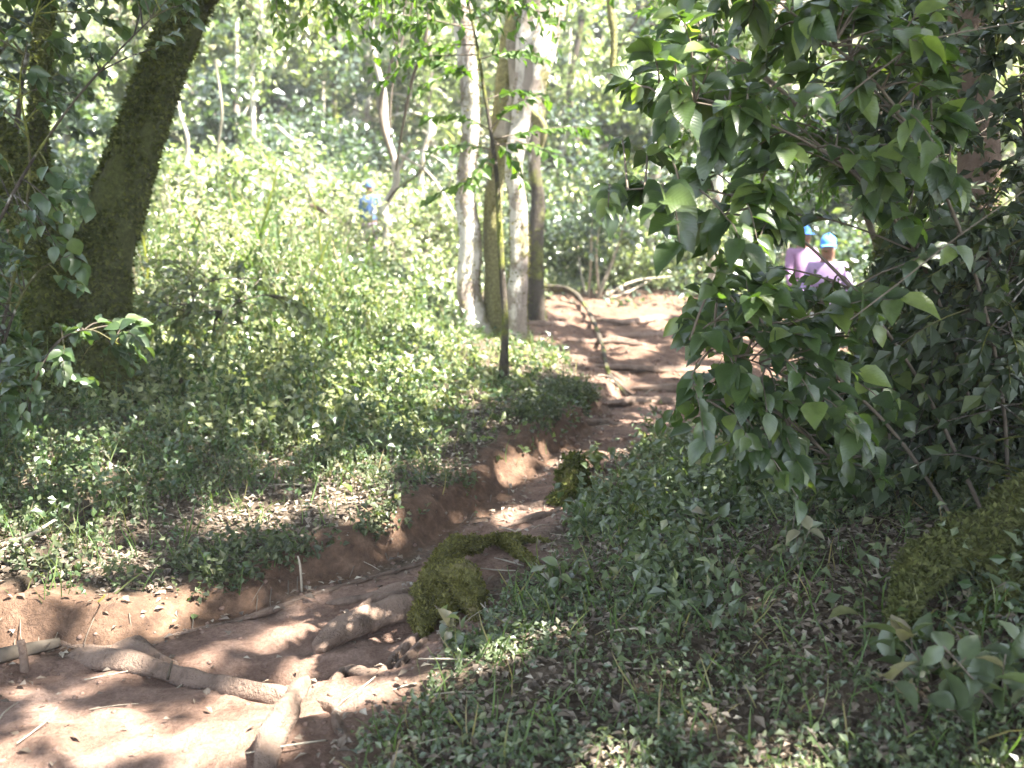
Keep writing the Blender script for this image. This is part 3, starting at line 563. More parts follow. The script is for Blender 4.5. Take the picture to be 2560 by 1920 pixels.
Lv = Leaves('lo'); fuzz(Lv, PP, rr, 26000, .026, upbias=.6, full=1.2); fuzz(Lv, P2, r2, 16000, .026, upbias=.4, full=.3); fuzz(Lv, P3, r3, 16000, .026, upbias=.4, full=.3); Lv.build('moss', M['moss_log'], e)
Lv = Leaves('mid'); m = 420; k = rng.integers(8, 28, m); PQ = np.where(rng.random((m, 1)) < .5, P2[np.minimum(k, 29)], P3[np.minimum(k, 29)]); Lv.add(PQ+rng.normal(size=(m, 3))*[.13, .06, .06]-[0, .06, 0], rdir(m, -.8), np.array([0, -1, .5])+rdir(m)*.7, rng.uniform(.03, .06, m), .34); Lv.build('creeper_leaves', M['leaf_left'], e)

# ---------------------------------------------------------------- leafy shrubs near the camera
def shrub(label, stems, tips, nleaf, L, matl, name='shrub', cat='shrub', kind='hi', wid=.27, droop=.45, rtw=.005, start=.4, sag=.1, stemr=.02, sm='twig'):
    """stems: world polylines; tips: world points; every tip is joined to its nearest stem by a twig that carries leaves"""
    e = empty(name, stems[0][0], label, cat); mb = MB(); pts = []
    for s_ in stems:
        P, r = mb.tube(s_, [stemr, stemr*.85, stemr*.7, stemr*.5, stemr*.25], 7, .12, 10, steps=30); pts.append(P)
    allp = np.concatenate([p[5:] for p in pts]); Lv = Leaves(kind); tw = mb
    for t in tips:
        d = np.linalg.norm(allp-t, axis=1)+rng.random(len(allp))*.25; a = allp[np.argmin(d)]
        if np.linalg.norm(t-a) > 1.15: a = t+(a-t)/np.linalg.norm(t-a)*1.15
        n = max(4, int(nleaf*(.6+.8*rng.random()))); spray(tw, Lv, a, t, n, L*rng.uniform(.72, 1.2), wid*rng.uniform(.8, 1.2), sag, rtw, start, .6, droop*rng.uniform(.2, 1.3))
    tw.build('branches', M[sm], e); Lv.build('leaves', M[matl], e); return e
def region_tips(poly, n, y0, y1, holes=()):
    us = [p[0] for p in poly]; vs = [p[1] for p in poly]; o = []
    while len(o) < n:
        u = rng.uniform(min(us), max(us)); v = rng.uniform(min(vs), max(vs))
        if not inpoly(np.array([u]), np.array([v]), poly)[0]: continue
        if any(((u-h[0])/h[2])**2+((v-h[1])/h[3])**2 < 1 for h in holes): continue
        o.append(W(u, v, rng.uniform(y0, y1)))
    return np.array(o)
HP = [(826, 264, 29, 36), (788, 250, 7, 7), (828, 352, 7, 14), (790, 435, 42, 18)]
S1 = [[G(1000, 520), W(975, 420, 4.4), W(930, 280, 4.1), W(860, 180, 3.8), W(760, 120, 3.6), W(660, 95, 3.5)],
      [G(1010, 520), W(1000, 380, 4.2), W(960, 230, 3.9), W(890, 100, 3.7), W(800, 20, 3.6), W(730, -40, 3.5)],
      [G(990, 530), W(930, 400, 4.2), W(870, 310, 3.9), W(790, 230, 3.7), W(710, 190, 3.6), W(610, 190, 3.6)],
      [G(960, 530), W(900, 440, 4.1), W(840, 380, 3.9), W(770, 330, 3.7), W(720, 320, 3.6), W(690, 340, 3.5)]]
tA = region_tips([(700, -30), (650, 20), (620, 90), (605, 130), (640, 200), (590, 195), (640, 240), (700, 290), (780, 330), (880, 330), (960, 250), (960, -30)], 150, 3.2, 4.6, HP)
shrub('big leafy shrub with broad drooping glossy leaves arching in from the right', S1, tA, 10, .108, 'leaf_near', stemr=.009, wid=.31, droop=.38)
S2 = [[G(880, 500), W(860, 450, 4.3), W(830, 410, 4.1), W(790, 380, 3.9), W(750, 360, 3.8), W(700, 350, 3.7)],
      [G(860, 510), W(840, 470, 4.2), W(800, 430, 4.0), W(760, 400, 3.9), W(720, 400, 3.8), W(680, 400, 3.7)],
      [G(900, 510), W(890, 440, 4.4), W(880, 380, 4.3), W(860, 320, 4.2), W(800, 300, 4.1), W(760, 310, 4.0)]]
tB = region_tips([(690, 300), (660, 345), (700, 370), (660, 410), (650, 440), (700, 450), (740, 500), (820, 500), (900, 480), (930, 360), (860, 300), (780, 290)], 100, 3.4, 4.6, HP)
shrub('lower leafy shrub with grey green leaves hanging over the trail', S2, tB, 9, .1, 'leaf_near', stemr=.007, wid=.33, droop=.4)
S3 = [[G(1060, 500), W(1040, 400, 4.9), W(1000, 300, 4.8), W(960, 200, 4.7), W(940, 100, 4.6), W(930, 0, 4.6)],
      [G(960, 480), W(950, 400, 5.2), W(930, 300, 5.1), W(900, 220, 5.0), W(890, 120, 5.0), W(870, 0, 5.0)],
      [G(1000, 480), W(1010, 400, 4.9), W(1030, 280, 4.6), W(1030, 150, 4.5), W(1000, 60, 4.5), W(980, -60, 4.5)]]
tC = region_tips([(860, -40), (1110, -40), (1110, 520), (860, 500), (850, 380), (870, 250), (840, 120)], 420, 4.0, 6.0, HP)
shrub('dark tangled shrub in deep shade at the right edge', S3, tC, 14, .085, 'leaf_shade', stemr=.011, kind='mid', wid=.32, sm='bark_dark')
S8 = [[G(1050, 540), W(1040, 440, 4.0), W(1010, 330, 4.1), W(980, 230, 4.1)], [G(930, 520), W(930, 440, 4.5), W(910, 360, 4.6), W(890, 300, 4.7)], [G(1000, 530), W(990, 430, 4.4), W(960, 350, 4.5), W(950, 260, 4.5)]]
shrub('dim leafy thicket above the mossy log at the right edge', S8, region_tips([(850, 300), (900, 240), (1080, 180), (1080, 480), (960, 490), (870, 490)], 210, 3.7, 5.0), 11, .08, 'leaf_shade', stemr=.008, kind='mid', wid=.33, sm='bark_dark')
S4 = [[G(760, 470), W(760, 400, 7), W(740, 300, 6.8), W(730, 200, 6.7), W(740, 100, 6.6), W(750, 0, 6.6)], [G(720, 455), W(720, 380, 7), W(690, 250, 6.8), W(680, 160, 6.7), W(690, 80, 6.6), W(700, -20, 6.6)]]
S4 = [[G(930, 440), W(900, 330, 7.6), W(860, 200, 7.3), W(800, 110, 7.0), W(740, 60, 6.8), W(680, 30, 6.6)], [G(950, 440), W(920, 300, 7.4), W(890, 150, 7.2), W(850, 50, 7), W(780, -10, 6.8), W(720, -60, 6.6)]]
tD = region_tips([(640, -40), (640, 60), (670, 150), (740, 200), (860, 220), (1000, 250), (1000, -40)], 230, 6.0, 8.2, HP)
shrub('small leaved tree branches filling the gap behind the glossy shrub', S4, tD, 14, .085, 'leaf_sap', name='understory_tree', cat='tree', kind='mid', stemr=.03)
# left side leaves over the big tree
S5 = [[G(-10, 420), W(0, 340, 5.4), W(20, 250, 5.4), W(30, 160, 5.3), W(20, 80, 5.2), W(40, 0, 5.2)], [G(-30, 420), W(-30, 300, 5.2), W(10, 200, 5.1), W(60, 120, 5.1), W(110, 60, 5.1), W(160, 10, 5.1)]]
tE = region_tips([(-80, -40), (240, -40), (190, 30), (120, 60), (90, 130), (110, 200), (70, 300), (30, 250), (-80, 250)], 60, 4.9, 6.1)
shrub('leafy climber with rounded grey green leaves hanging across the leaning tree', S5, tE, 10, .085, 'leaf_left', name='climber', cat='climber', kind='hi', wid=.36, droop=.5, sm='bark_dark', stemr=.011)
S6 = [[G(30, 440), W(30, 400, 5.4), W(40, 370, 5.3), W(60, 340, 5.2), W(90, 330, 5.2), W(120, 345, 5.1)], [G(0, 440), W(-5, 390, 5.2), W(5, 340, 5.2), W(20, 300, 5.2), W(40, 270, 5.2), W(70, 255, 5.2)]]
tF = region_tips([(-60, 250), (60, 240), (90, 300), (150, 330), (160, 360), (90, 420), (-60, 430)], 46, 4.8, 5.6)
shrub('low leafy bush at the foot of the leaning tree', S6, tF, 10, .08, 'leaf_left', kind='hi', wid=.34, droop=.3, sm='bark_dark', stemr=.01)
S9 = [[G(20, 330), W(10, 220, 8.6), W(20, 100, 8.6), W(40, -20, 8.6)], [G(-40, 340), W(-40, 200, 8.6), W(-20, 80, 8.6), W(90, -40, 8.6)]]
shrub('dark leafy understory tree filling the left edge behind the leaning tree', S9, region_tips([(-150, -40), (170, -40), (120, 60), (70, 200), (60, 320), (-150, 330)], 190, 7.9, 9.6), 14, .1, 'leaf_shade', name='understory_tree', cat='tree', kind='mid', wid=.36, sm='bark_dark', stemr=.04)
S7 = [[G(190, 345), W(190, 310, 7.4), W(200, 290, 7.4), W(215, 280, 7.4), W(235, 278, 7.3), W(255, 285, 7.3)], [G(215, 350), W(215, 320, 7.3), W(235, 305, 7.3), W(245, 300, 7.2), W(265, 295, 7.2), W(280, 298, 7.2)]]
tG = region_tips([(130, 260), (200, 240), (290, 290), (330, 330), (240, 350), (130, 360)], 110, 6.9, 8.0)
shrub('fresh green shrub right of the leaning tree base', S7, tG[:60], 10, .085, 'weed', kind='mid', wid=.34, sm='bark_dark', stemr=.008)
for (u, v, r_, hh, mt, lab) in [(170, 330, .5, .75, 'far', 'loose sunlit shrub against the right side of the leaning tree'), (215, 300, .55, .8, 'weed_sunlit', 'glaring pale shrub in the sunniest part of the slope'), (265, 290, .5, .7, 'weed_sunlit', 'bright shrub in front of the sunny hollow'),
        (300, 325, .5, .6, 'weed', 'low loose shrub in the middle of the sunny slope'), (345, 285, .55, .7, 'weed_sunlit', 'sunlit shrub below the blue clad figure'), (400, 290, .4, .5, 'weed', 'leafy shrub at the foot of the crooked white tree'), (240, 345, .45, .55, 'leaf_left', 'green shrub right of the leaning tree and lower on the slope'),
        (180, 275, .6, .9, 'weed_sunlit', 'tall bright shrub reaching up behind the leaning tree'), (320, 255, .6, .9, 'far', 'tall pale shrub under the dark hollow'), (425, 262, .4, .6, 'weed_sunlit', 'pale shrub left of the trunk clump'), (366, 268, .45, .75, 'weed_sunlit', 'sunlit shrub directly in front of the small blue clad figure'), (370, 330, .4, .4, 'weed', 'small shrub halfway between sapling and leaning tree')]:
    b = G(u, v); e = empty('shrub', b, lab, 'shrub'); st_ = []; sc_ = b[1]/9
    for k in range(6):
        d = rdir(1, 1.6)[0]; d[2] = abs(d[2]); tp = b+np.array([d[0]*r_, d[1]*r_, hh*(.6+.4*d[2])])*sc_; st_.append([b-[0, 0, .05], b+(tp-b)*.3+rng.normal(size=3)*.03, b+(tp-b)*.65+rng.normal(size=3)*.04, tp])
    mb = MB(); Lv = Leaves('mid'); tw = mb
    for q in st_:
        P_, r0_ = mb.tube(q, [.012, .009, .004], 5, .1, steps=16)
        for k in range(9):
            a = P_[rng.integers(4, 16)]; dd_ = rdir(1, .5)[0]; spray(tw, Lv, a, a+dd_*np.array([.32, .32, .22])*sc_, 8, .06*sc_**.5, .34, .1, .003, .2, .7, .2)
    mb.build('branches', M['twig_pale'], e); Lv.build('leaves', M[mt], e)
for (stem, poly, n, y0, y1, mt, L, lab) in [
    ([W(560, -120, 8), W(520, -60, 7.6), W(460, -30, 7.2), W(400, -25, 6.9), W(330, -20, 6.6), W(280, -10, 6.4)], [(260, -40), (640, -40), (610, 30), (560, 60), (450, 60), (400, 100), (340, 60), (270, 50)], 60, 6.2, 8, 'leaf_sap', .085, 'leafy branch hanging across the top centre of the view'),
    ([W(60, -120, 8.2), W(120, -60, 8.3), W(180, -40, 8.4), W(240, -30, 8.4), W(300, -10, 8.6), W(350, 0, 8.8)], [(120, -40), (330, -40), (340, 40), (280, 90), (230, 60), (190, 60), (150, 120), (100, 80)], 50, 7.6, 9.5, 'weed', .09, 'sunlit leafy branch hanging behind the fork of the leaning tree'),
    ([W(720, -80, 13), W(670, -20, 13.2), W(630, 30, 13.5), W(600, 90, 13.8)], [(560, -40), (700, -40), (700, 60), (640, 120), (590, 110), (570, 40)], 40, 12.8, 14.5, 'far', .12, 'pale leafy branch hanging above the head of the trail')]:
    e = empty('hanging_branch', stem[0], lab, 'branch'); mb = MB(); P_, _r = mb.tube(stem, [.025, .018, .012, .006], 6, .1, steps=30); Lv = Leaves('mid'); tw = mb
    for t in region_tips(poly, n, y0, y1):
        a = P_[np.argmin(np.linalg.norm(P_-t, axis=1)+rng.random(len(P_))*.4)]; spray(tw, Lv, a, t, 13, L, .32, .08, .004, .15, .7, .35)
    tw.build('wood', M['twig'], e); Lv.build('leaves', M[mt], e)
# small upright leafy plants on the right-hand floor
for (u, v, n, lab) in [(590, 530, 7, 'small leafy plant with one pale upright leaf below the mossy post stump'), (640, 500, 14, 'bright green leafy plant behind the dark broken log'), (600, 470, 14, 'sunlit leafy plant right of the mossy post stump'),
                       (470, 650, 10, 'sunlit low plant at the foot of the mossy stump hump'), (560, 600, 14, 'low plant in the sunlit strip right of the stump hump'), (930, 690, 10, 'broad leaved plant in front of the mossy log'), (1000, 720, 9, 'large blurred broad leaves at the bottom right corner'),
                       (700, 540, 16, 'dense dim weed clump under the lower shrub'), (790, 570, 14, 'tall dim weed left of the mossy log'), (985, 600, 10, 'small creeper with heart shaped leaves on the mossy log')]:
    b = G(u, v); e = empty('weed', b, lab, 'plant'); mb = MB(); Lv = Leaves('hi'); big = 1.5 if v > 680 else 1
    for k in range(n):
        d = rdir(1, 1.2)[0]; h = rng.uniform(.08, .24)*big; t = b+d*h; mb.tube([b+rng.normal(size=3)*[.01, .01, 0], (b+t)/2+rng.normal(size=3)*.01, t], [.003, .0025, .002], 4, steps=5)
        kk = 4; Lv.add(b+(t-b)*rng.uniform(.4, 1, (kk, 1)), rdir(kk, .2), rdir(kk, 2), rng.uniform(.05, .085, kk)*big, .3)
    mb.build('stems', M['twig'], e); Lv.build('leaves', M['cover'] if v > 500 else M['weed'], e)

# ---------------------------------------------------------------- ground vegetation (stuff)
def gpts(n, x0, x1, y0, y1, dens):
    o = []; tot = 0
    while tot < n:
        m = n*3; x = rng.uniform(x0, x1, m); y = rng.uniform(y0, y1, m); z = Hgt(x, y); P = np.stack([x, y, z], 1)
        u, v, f = proj(P); pd, s_, bw = terrain_fields(x, y)
        k = (u > -220) & (u < 1250) & (v < 950) & (rng.random(m) < dens(x, y, u, v, pd, s_, bw)); o.append(P[k]); tot += k.sum()
        if k.sum() == 0: break
    return np.concatenate(o)[:n]
def weeds(P, k, h, L, Lv, up=.3, wid=.32, stems=None, hn=None):
    m = len(P); H_ = h*(.4+.9*rng.random(m)); lean = rng.normal(size=(m, 3))*.25; lean[:, 2] = 1
    for j in range(k):
        t = (j+1)/k; q = P+lean*(H_*t)[:, None]; Lv.add(q, rdir(m, up*.6), SUN+rdir(m)*.6, L*(.6+.8*rng.random(m))*(1-.3*t*0), wid, np.clip(rng.random(m)*.9+.0, 0, 1))
    if stems is not None:
        stems.add(P, lean+rng.normal(size=(m, 3))*.05, rdir(m), H_*1.05, .012)
# left slope
def dl(x, y, u, v, pd, s_, bw):
    nz = fbm(x*1.1, y*1.1)
    return np.where((s_ > .06) & (pd < -.02), np.clip(.12+sstep(.2, 1.4, s_)*(1+nz*.6), 0, 1), 0)*np.clip(1.2-y/16, .12, 1)
P = gpts(17000, -7, 2.5, 3.7, 13, dl); Lv = Leaves('mid'); St = Leaves('blade')
tall = sstep(.3, 2.2, terrain_fields(P[:, 0], P[:, 1])[1])
near = P[:, 1] < 6.2
Lb = Leaves('mid'); Ld = Leaves('mid')
Pn = P[near]; gate = fbm(Pn[:, 0]*1.4, Pn[:, 1]*1.4+5); Lw = Leaves('mid'); weeds(Pn[gate > -.3], 6, .13, .028, Lw, stems=St); tag(Lw.build('low_weeds', M['weed_dull']), 'dull low weeds, darkened for shade, on the slope just above the earth bank', 'weeds', kind='stuff'); weeds(Pn[(gate > .1) & (rng.random(len(Pn)) < .4)], 6, .17, .04, Ld, stems=St, wid=.36); weeds(Pn[(gate < 0) & (rng.random(len(Pn)) < .2)], 5, .12, .03, Ld, wid=.3); far_ = P[~near]
hf = .07+.3*sstep(.3, 2.6, -terrain_fields(far_[:, 0], far_[:, 1])[0])
uf, vf, _ = proj(far_); hf *= 1-.6*sstep(380, 480, uf); hf *= 1-.55*sstep(260, 180, uf)*sstep(300, 340, vf); thin = (rng.random(len(far_)) < 1-.65*sstep(400, 480, uf)); far_, hf = far_[thin], hf[thin]
gate = fbm(far_[:, 0]*.9+30, far_[:, 1]*.9); hf = hf*(1+.8*np.clip(gate, -.5, 1))
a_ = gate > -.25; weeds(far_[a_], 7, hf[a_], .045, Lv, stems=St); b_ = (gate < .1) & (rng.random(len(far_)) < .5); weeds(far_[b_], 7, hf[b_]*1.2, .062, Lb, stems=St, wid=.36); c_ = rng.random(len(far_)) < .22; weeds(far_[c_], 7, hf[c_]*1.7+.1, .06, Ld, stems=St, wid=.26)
tag(Lb.build('broad_weeds', M['weed_sunlit']), 'broader leaved weeds, paled for sun glare, mixed through the left slope', 'weeds', kind='stuff'); tag(Ld.build('tall_weeds', M['leaf_left']), 'taller darker weeds standing in clumps on the left slope', 'weeds', kind='stuff')
o = Lv.build('weeds', M['weed']); tag(o, 'small leaved weeds covering the left slope', 'weeds', kind='stuff')
Lo_ = Leaves('mid'); P = gpts(1500, -4, 1.2, 3.7, 8.5, lambda x, y, u, v, pd, s_, bw: np.where((s_ > .08) & (s_ < .45), np.clip(.4+fbm(x*2, y*2), 0, 1), 0)); weeds(P, 6, .11, .036, Lo_, up=.1); tag(Lo_.build('bank_edge_weeds', M['weed_dull']), 'ragged weeds spilling over the lip of the earth bank', 'weeds', kind='stuff')
Gr = Leaves('blade'); Pg = gpts(9000, -6, 3, 3.9, 12, dl); m = len(Pg); Gr.add(Pg, rdir(m, 2.0), rdir(m), rng.uniform(.08, .2, m), .022); 
Pg = gpts(5000, -1, 5, 2.3, 8, lambda x, y, u, v, pd, s_, bw: np.where((pd < -.05) & (s_ < -.1), .8, 0)); m = len(Pg); Gr.add(Pg, rdir(m, 1.6), rdir(m), rng.uniform(.06, .2, m), .02)
tag(Gr.build('grass', M['grass']), 'thin grass blades scattered over the forest floor', 'grass', kind='stuff')
tag(St.build('weed_stems', M['grass']), 'fine upright weed stems on the left slope', 'weed stems', kind='stuff')
# right floor
def dr(x, y, u, v, pd, s_, bw):
    nz = fbm(x*1.6+9, y*1.6); return np.where((pd < -.02) & (s_ < -.05), np.clip(.45+nz*.9, .05, 1)*np.where((u > 640) & (v > 450), 1, .6), 0)
P = gpts(19000, -1, 6, 2.0, 9, dr); Lv = Leaves('mid'); weeds(P, 3, .06, .026, Lv, stems=None, up=.5)
P2 = gpts(2300, .3, 6, 3.2, 8.5, dr); weeds(P2, 6, .22, .05, Lv, stems=Gr, up=.2)
tag(Lv.build('ground_cover', M['cover']), 'low green ground cover on the right of the trail', 'ground cover', kind='stuff')
# dead leaves
def dd(x, y, u, v, pd, s_, bw): return np.where(pd > .12, .025, np.where(pd > -.15, .35, 1.))*np.where(bw > .5, .08, 1)*np.clip(1.3-y/10, .12, 1)
P = gpts(70000, -6, 6, 2.2, 14, dd); m = len(P); Lv = Leaves('mid'); P[:, 2] += rng.uniform(.002, .03, m)
Lv.add(P, rdir(m)*[1, 1, .25], np.array([0, 0, 1.])+rdir(m)*.35, rng.uniform(.015, .05, m)*(1+.3*(rng.random(m) < .1)), .28); tag(Lv.build('leaf_litter', M['litter']), 'dead brown leaves lying on the forest floor', 'leaf litter', kind='stuff')
tw = MB(); P = gpts(500, -5, 5, 2.4, 9, lambda x, y, u, v, pd, s_, bw: np.where(bw > .4, 0, np.where(pd > .1, .4, 1)))
for p in P:
    d = rdir(1)[0]*[1, 1, .12]; L = rng.uniform(.05, .28); r = rng.uniform(.0015, .005)
    tw.tube([p+[0, 0, .012], p+d*L*.5+[0, 0, .02]+rng.normal(size=3)*.008, p+d*L+[0, 0, .015]], [r, r, r*.6], 4, steps=5)
tag(tw.build('twig_litter', M['twig_pale']), 'small broken twigs strewn on the ground', 'twigs', kind='stuff')
# clods
cl = MB(); P = gpts(1500, -4, 4.5, 2.4, 13, lambda x, y, u, v, pd, s_, bw: np.where((pd > -.1), np.where(np.abs(pd) < .2, 1, .3), 0))
for p in P:
    r = rng.uniform(.004, .015)*(1 if p[1] < 7 else 2); n = 6; v_ = []
    for zz, rr in ((-.3, .8), (.25, .95), (.7, .5)):
        for k in range(n): a = k*2*np.pi/n+zz; v_.append(p+np.array([math.cos(a)*rr, math.sin(a)*rr, zz])*r*rng.uniform(.75, 1.25))
    Fc = [(i*n+k, i*n+(k+1) % n, (i+1)*n+(k+1) % n, (i+1)*n+k) for i in (0, 1) for k in range(n)]+[tuple(2*n+k for k in range(n))]
    cl.add(v_, Fc)
tag(cl.build('soil_clods', plain('clod', (.17, .11, .085), .3)), 'crumbs and clods of reddish earth on the trail', 'soil clods', kind='stuff')
rb = MB()
for q in range(26):
    k = rng.integers(8, 75); p = BL[k]+rng.normal(size=2)*.02+np.array([-.06, .1])*rng.random(); z = float(Hgt(p[0], p[1])); n_ = rng.uniform(.04, .16)
    if p[1] > 8 or p[0] < -4: continue
    q_ = np.array([p[0], p[1], z]); e_ = q_+np.array([rng.normal()*.05, -.03-.08*rng.random(), -n_*.5]); rb.tube([q_+[0, .02, .02], (q_+e_)/2+[0, -.015, .01], e_], [.003, .0022, .001], 4, steps=5)
tag(rb.build('rootlets', M['twig']), 'fine rootlets poking out of the cut earth bank', 'rootlets', kind='stuff')
# single leaves one can point at
for (u, v, L, mt, lab) in [(582, 518, .1, 'leaf_sap', 'pale green pointed leaf standing upright below the mossy post stump'), (352, 496, .07, 'leaf_sap', 'bright green leaf lying at the top of the earth bank'), (252, 507, .06, 'litter', 'pale whitish fallen leaf on the slope above the bank'),
                           (193, 625, .06, 'leaf_left', 'grey green leaf lying at the foot of the earth bank'), (740, 693, .06, 'litter', 'yellowish fallen leaf on the floor at lower right'), (470, 415, .08, 'litter', 'white fallen leaf on the grassy slope edge near the sapling'), (648, 612, .08, 'litter', 'large greyish dead leaf on the floor right of the stump hump')]:
    Lv = Leaves('hi'); b = G(u, v, .015); up = u == 582
    Lv.add(b+([0, -.03, .1] if up else [0, 0, 0]), (.05, .1, -1) if up else rdir(1)*[1, 1, .1]+[.3, 0, .15], (-.3, -1, .1) if up else (0, -.4, 1), L, .3, .95)
    tag(Lv.build('fallen_leaf', M[mt], origin=b), lab, 'leaf')

# ---------------------------------------------------------------- far slope
def df(x, y, u, v, pd, s_, bw): return np.where(pd < -.1, np.clip(.75+.8*fbm(x*.6, y*.6), .05, 1), 0)*np.clip(1.3-y/45, .2, 1)
P = gpts(26000, -16, 16, 11, 34, df); Lv = Leaves('lo'); hN = .35+.5*sstep(12, 22, P[:, 1])+.5*np.clip(fbm(P[:, 0]*.5, P[:, 1]*.5), 0, 1); hN *= sstep(-.1, -1.2, terrain_fields(P[:, 0], P[:, 1])[0])*.8+.2
for j in range(9):
    t = (j+1)/9; m = len(P); q = P+np.stack([rng.normal(size=m)*.12, rng.normal(size=m)*.12, hN*t*(.5+rng.random(m))], 1); Lv.add(q, rdir(m, .1), SUN+np.array([0, -.2, 0])+rdir(m)*.65, rng.uniform(.05, .11, m)*np.clip(.7+P[:, 1]/40, .8, 1.5), .34)
tag(Lv.build('undergrowth', M['far']), 'dense bright undergrowth covering the far slope', 'undergrowth', kind='stuff')
def clumps(Lv, c, rad, nsub, per, L, sub=.3, wid=.34):
    sc = c+rng.normal(size=(nsub, 3))*np.array(rad)*.55
    p = np.repeat(sc, per, 0); m = len(p); off = rng.normal(size=(m, 3))*np.array([sub, sub, sub*.6])
    Lv.add(p+off, rdir(m, -.2), SUN+rdir(m)*.75, L*(.6+.8*rng.random(m)), wid)
BS = [(190, 250, 13.5, .9, 'far', 'brilliantly lit bush right of the leaning tree'), (240, 225, 15, 1.1, 'far', 'bright leafy bush in the middle of the sunny slope'), (300, 215, 16, 1.1, 'far', 'sunny bush below the dark hollow in the foliage'), (320, 175, 18, 1.4, 'far_shade', 'dark bush left of the blue clad figure'),
      (420, 215, 15.5, .8, 'far', 'bush between the crooked white tree and the trunk clump'), (440, 170, 18, 1.3, 'far_shade', 'dim bush behind the left stem of the trunk clump'), (570, 245, 17, 1.1, 'far_shade', 'dark bush right of the short dark trunk'), (600, 265, 16.5, .8, 'far', 'small bright bush at the head of the trail'),
      (640, 235, 18.5, 1.4, 'far_shade', 'broad bush closing the end of the trail'), (700, 250, 18, 1.4, 'far', 'bush beyond the trail behind the leafy sprays'), (560, 180, 20, 1.5, 'far', 'tall pale bush high behind the trunk clump'), (140, 200, 16, 1.2, 'far', 'bush glimpsed behind the leaning trunk'),
      (30, 230, 12, 1.2, 'far_shade', 'shaded bush at the left edge beyond the leaning tree'), (780, 300, 17, 1.6, 'far_shade', 'dark bush behind the person'), (900, 320, 15, 1.6, 'far_shade', 'dark bush at right beyond the trail'), (1000, 340, 13, 1.5, 'far_shade', 'dark bush at the far right of the slope'),
      (1010, 300, 7.6, 1.0, 'leaf_shade', 'dense dim bush behind the black hollow trunk'), (930, 380, 7.4, .8, 'leaf_shade', 'dense dim bush behind the curved twig at right'), (905, 470, 5.6, .45, 'leaf_shade', 'low dim bush at the foot of the dark tangled shrub'), (990, 470, 5.0, .5, 'leaf_shade', 'dim bush just above the mossy log'), (820, 480, 5.4, .35, 'leaf_shade', 'small dim bush at the foot of the lower leafy shrub'),
      (325, 150, 16.5, 1.1, 'far_shade', 'bush with leaves darkened for a shaded hollow above the blue clad figure'), (285, 110, 18, 1.2, 'far_shade', 'dark bush high on the slope left of centre'), (600, 120, 15, 1.3, 'far_shade', 'dim bush hanging above the head of the trail'),
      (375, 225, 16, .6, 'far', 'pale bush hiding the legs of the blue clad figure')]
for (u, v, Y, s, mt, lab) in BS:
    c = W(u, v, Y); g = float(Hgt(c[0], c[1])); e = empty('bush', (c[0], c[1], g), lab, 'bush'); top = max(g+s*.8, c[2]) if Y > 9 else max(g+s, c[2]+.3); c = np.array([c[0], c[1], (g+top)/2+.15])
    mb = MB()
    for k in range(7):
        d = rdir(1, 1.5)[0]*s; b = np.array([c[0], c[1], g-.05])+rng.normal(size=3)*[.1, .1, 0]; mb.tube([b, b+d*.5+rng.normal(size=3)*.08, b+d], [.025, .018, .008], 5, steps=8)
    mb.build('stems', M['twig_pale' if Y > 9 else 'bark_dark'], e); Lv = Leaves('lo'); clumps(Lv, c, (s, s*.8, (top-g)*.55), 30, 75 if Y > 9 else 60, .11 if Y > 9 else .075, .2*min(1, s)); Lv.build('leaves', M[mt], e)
FT = [(150, 60, 19, 'tree behind the fork of the leaning trunk'), (260, 60, 20, 'tree with glittering sunlit leaves high on the slope'), (215, 120, 17, 'small tree catching sun beside the leaning trunk'), (320, 80, 22, 'tree with pale speckled foliage at top left of centre'), (300, 130, 20, 'dark leaved tree above the sunny slope'),
      (390, 90, 22, 'tree behind the crooked white tree'), (430, 40, 20, 'tree behind the sapling top'), (350, 20, 24, 'far tree at the top between the two main trees'), (560, 110, 21, 'tree right behind the thick leaning trunk'), (610, 60, 23, 'tree with bright foliage above the head of the trail'), (600, 160, 22, 'dark tree above the end of the trail'),
      (680, 130, 22, 'tree behind the leafy sprays at right of centre'), (640, 20, 26, 'far tree at the top right of centre'), (760, 80, 21, 'tree hidden behind the glossy shrub'), (860, 120, 20, 'tree behind the upper right foliage'), (980, 100, 18, 'tree at the far right of the slope'),
      (60, 80, 17, 'tree at the far left of the slope'), (-40, 150, 15, 'tree beyond the left edge of the slope'), (500, 100, 24, 'tree filling the gap behind the trunk clump'), (800, 200, 19, 'tree rising behind the person'), (930, 230, 18, 'shaded tree behind the right shrub'), (460, -20, 28, 'highest tree of the slope, above the trunk clump'),
      (250, -20, 27, 'highest tree at left of the slope'), (700, -20, 28, 'highest tree at right of the slope'), (880, -10, 26, 'tall tree beyond the right shrub top')]
for i, (u, v, Y, lab) in enumerate(FT):
    c = W(u, v, Y); g = float(Hgt(c[0], c[1])); c[2] = max(c[2], g+1.0); e = empty('background_tree', (c[0], c[1], g), lab, 'tree'); mb = MB(); s = Y/12
    x = c+rng.normal(size=3)*.3; mb.tube([(c[0]+.2, c[1], g-.1), (c[0], c[1]+.1, (g+c[2])/2), x, x+[.1, 0, s*1.2]], [.1, .08, .06, .02], 8, .12, steps=20)
    for k in range(6):
        z = rng.uniform(.3, 1); b = np.array([c[0], c[1], g+(c[2]-g)*z]); d = rdir(1, .6)[0]*s*rng.uniform(.6, 1.2); mb.tube([b, b+d*.5+[0, 0, .1], b+d], [.035, .022, .008], 5, steps=8)
    mb.build('trunk', M['bark_grey' if i % 3 else 'bark_pale'], e); Lv = Leaves('lo'); clumps(Lv, c, (s*1.0, s*.8, s*1.0), 22, 120, .19*Y/20, s*.13); Lv.build('crown', M['far' if i % 5 in (1, 3) else ('weed' if i % 5 == 0 else 'far_shade')], e)
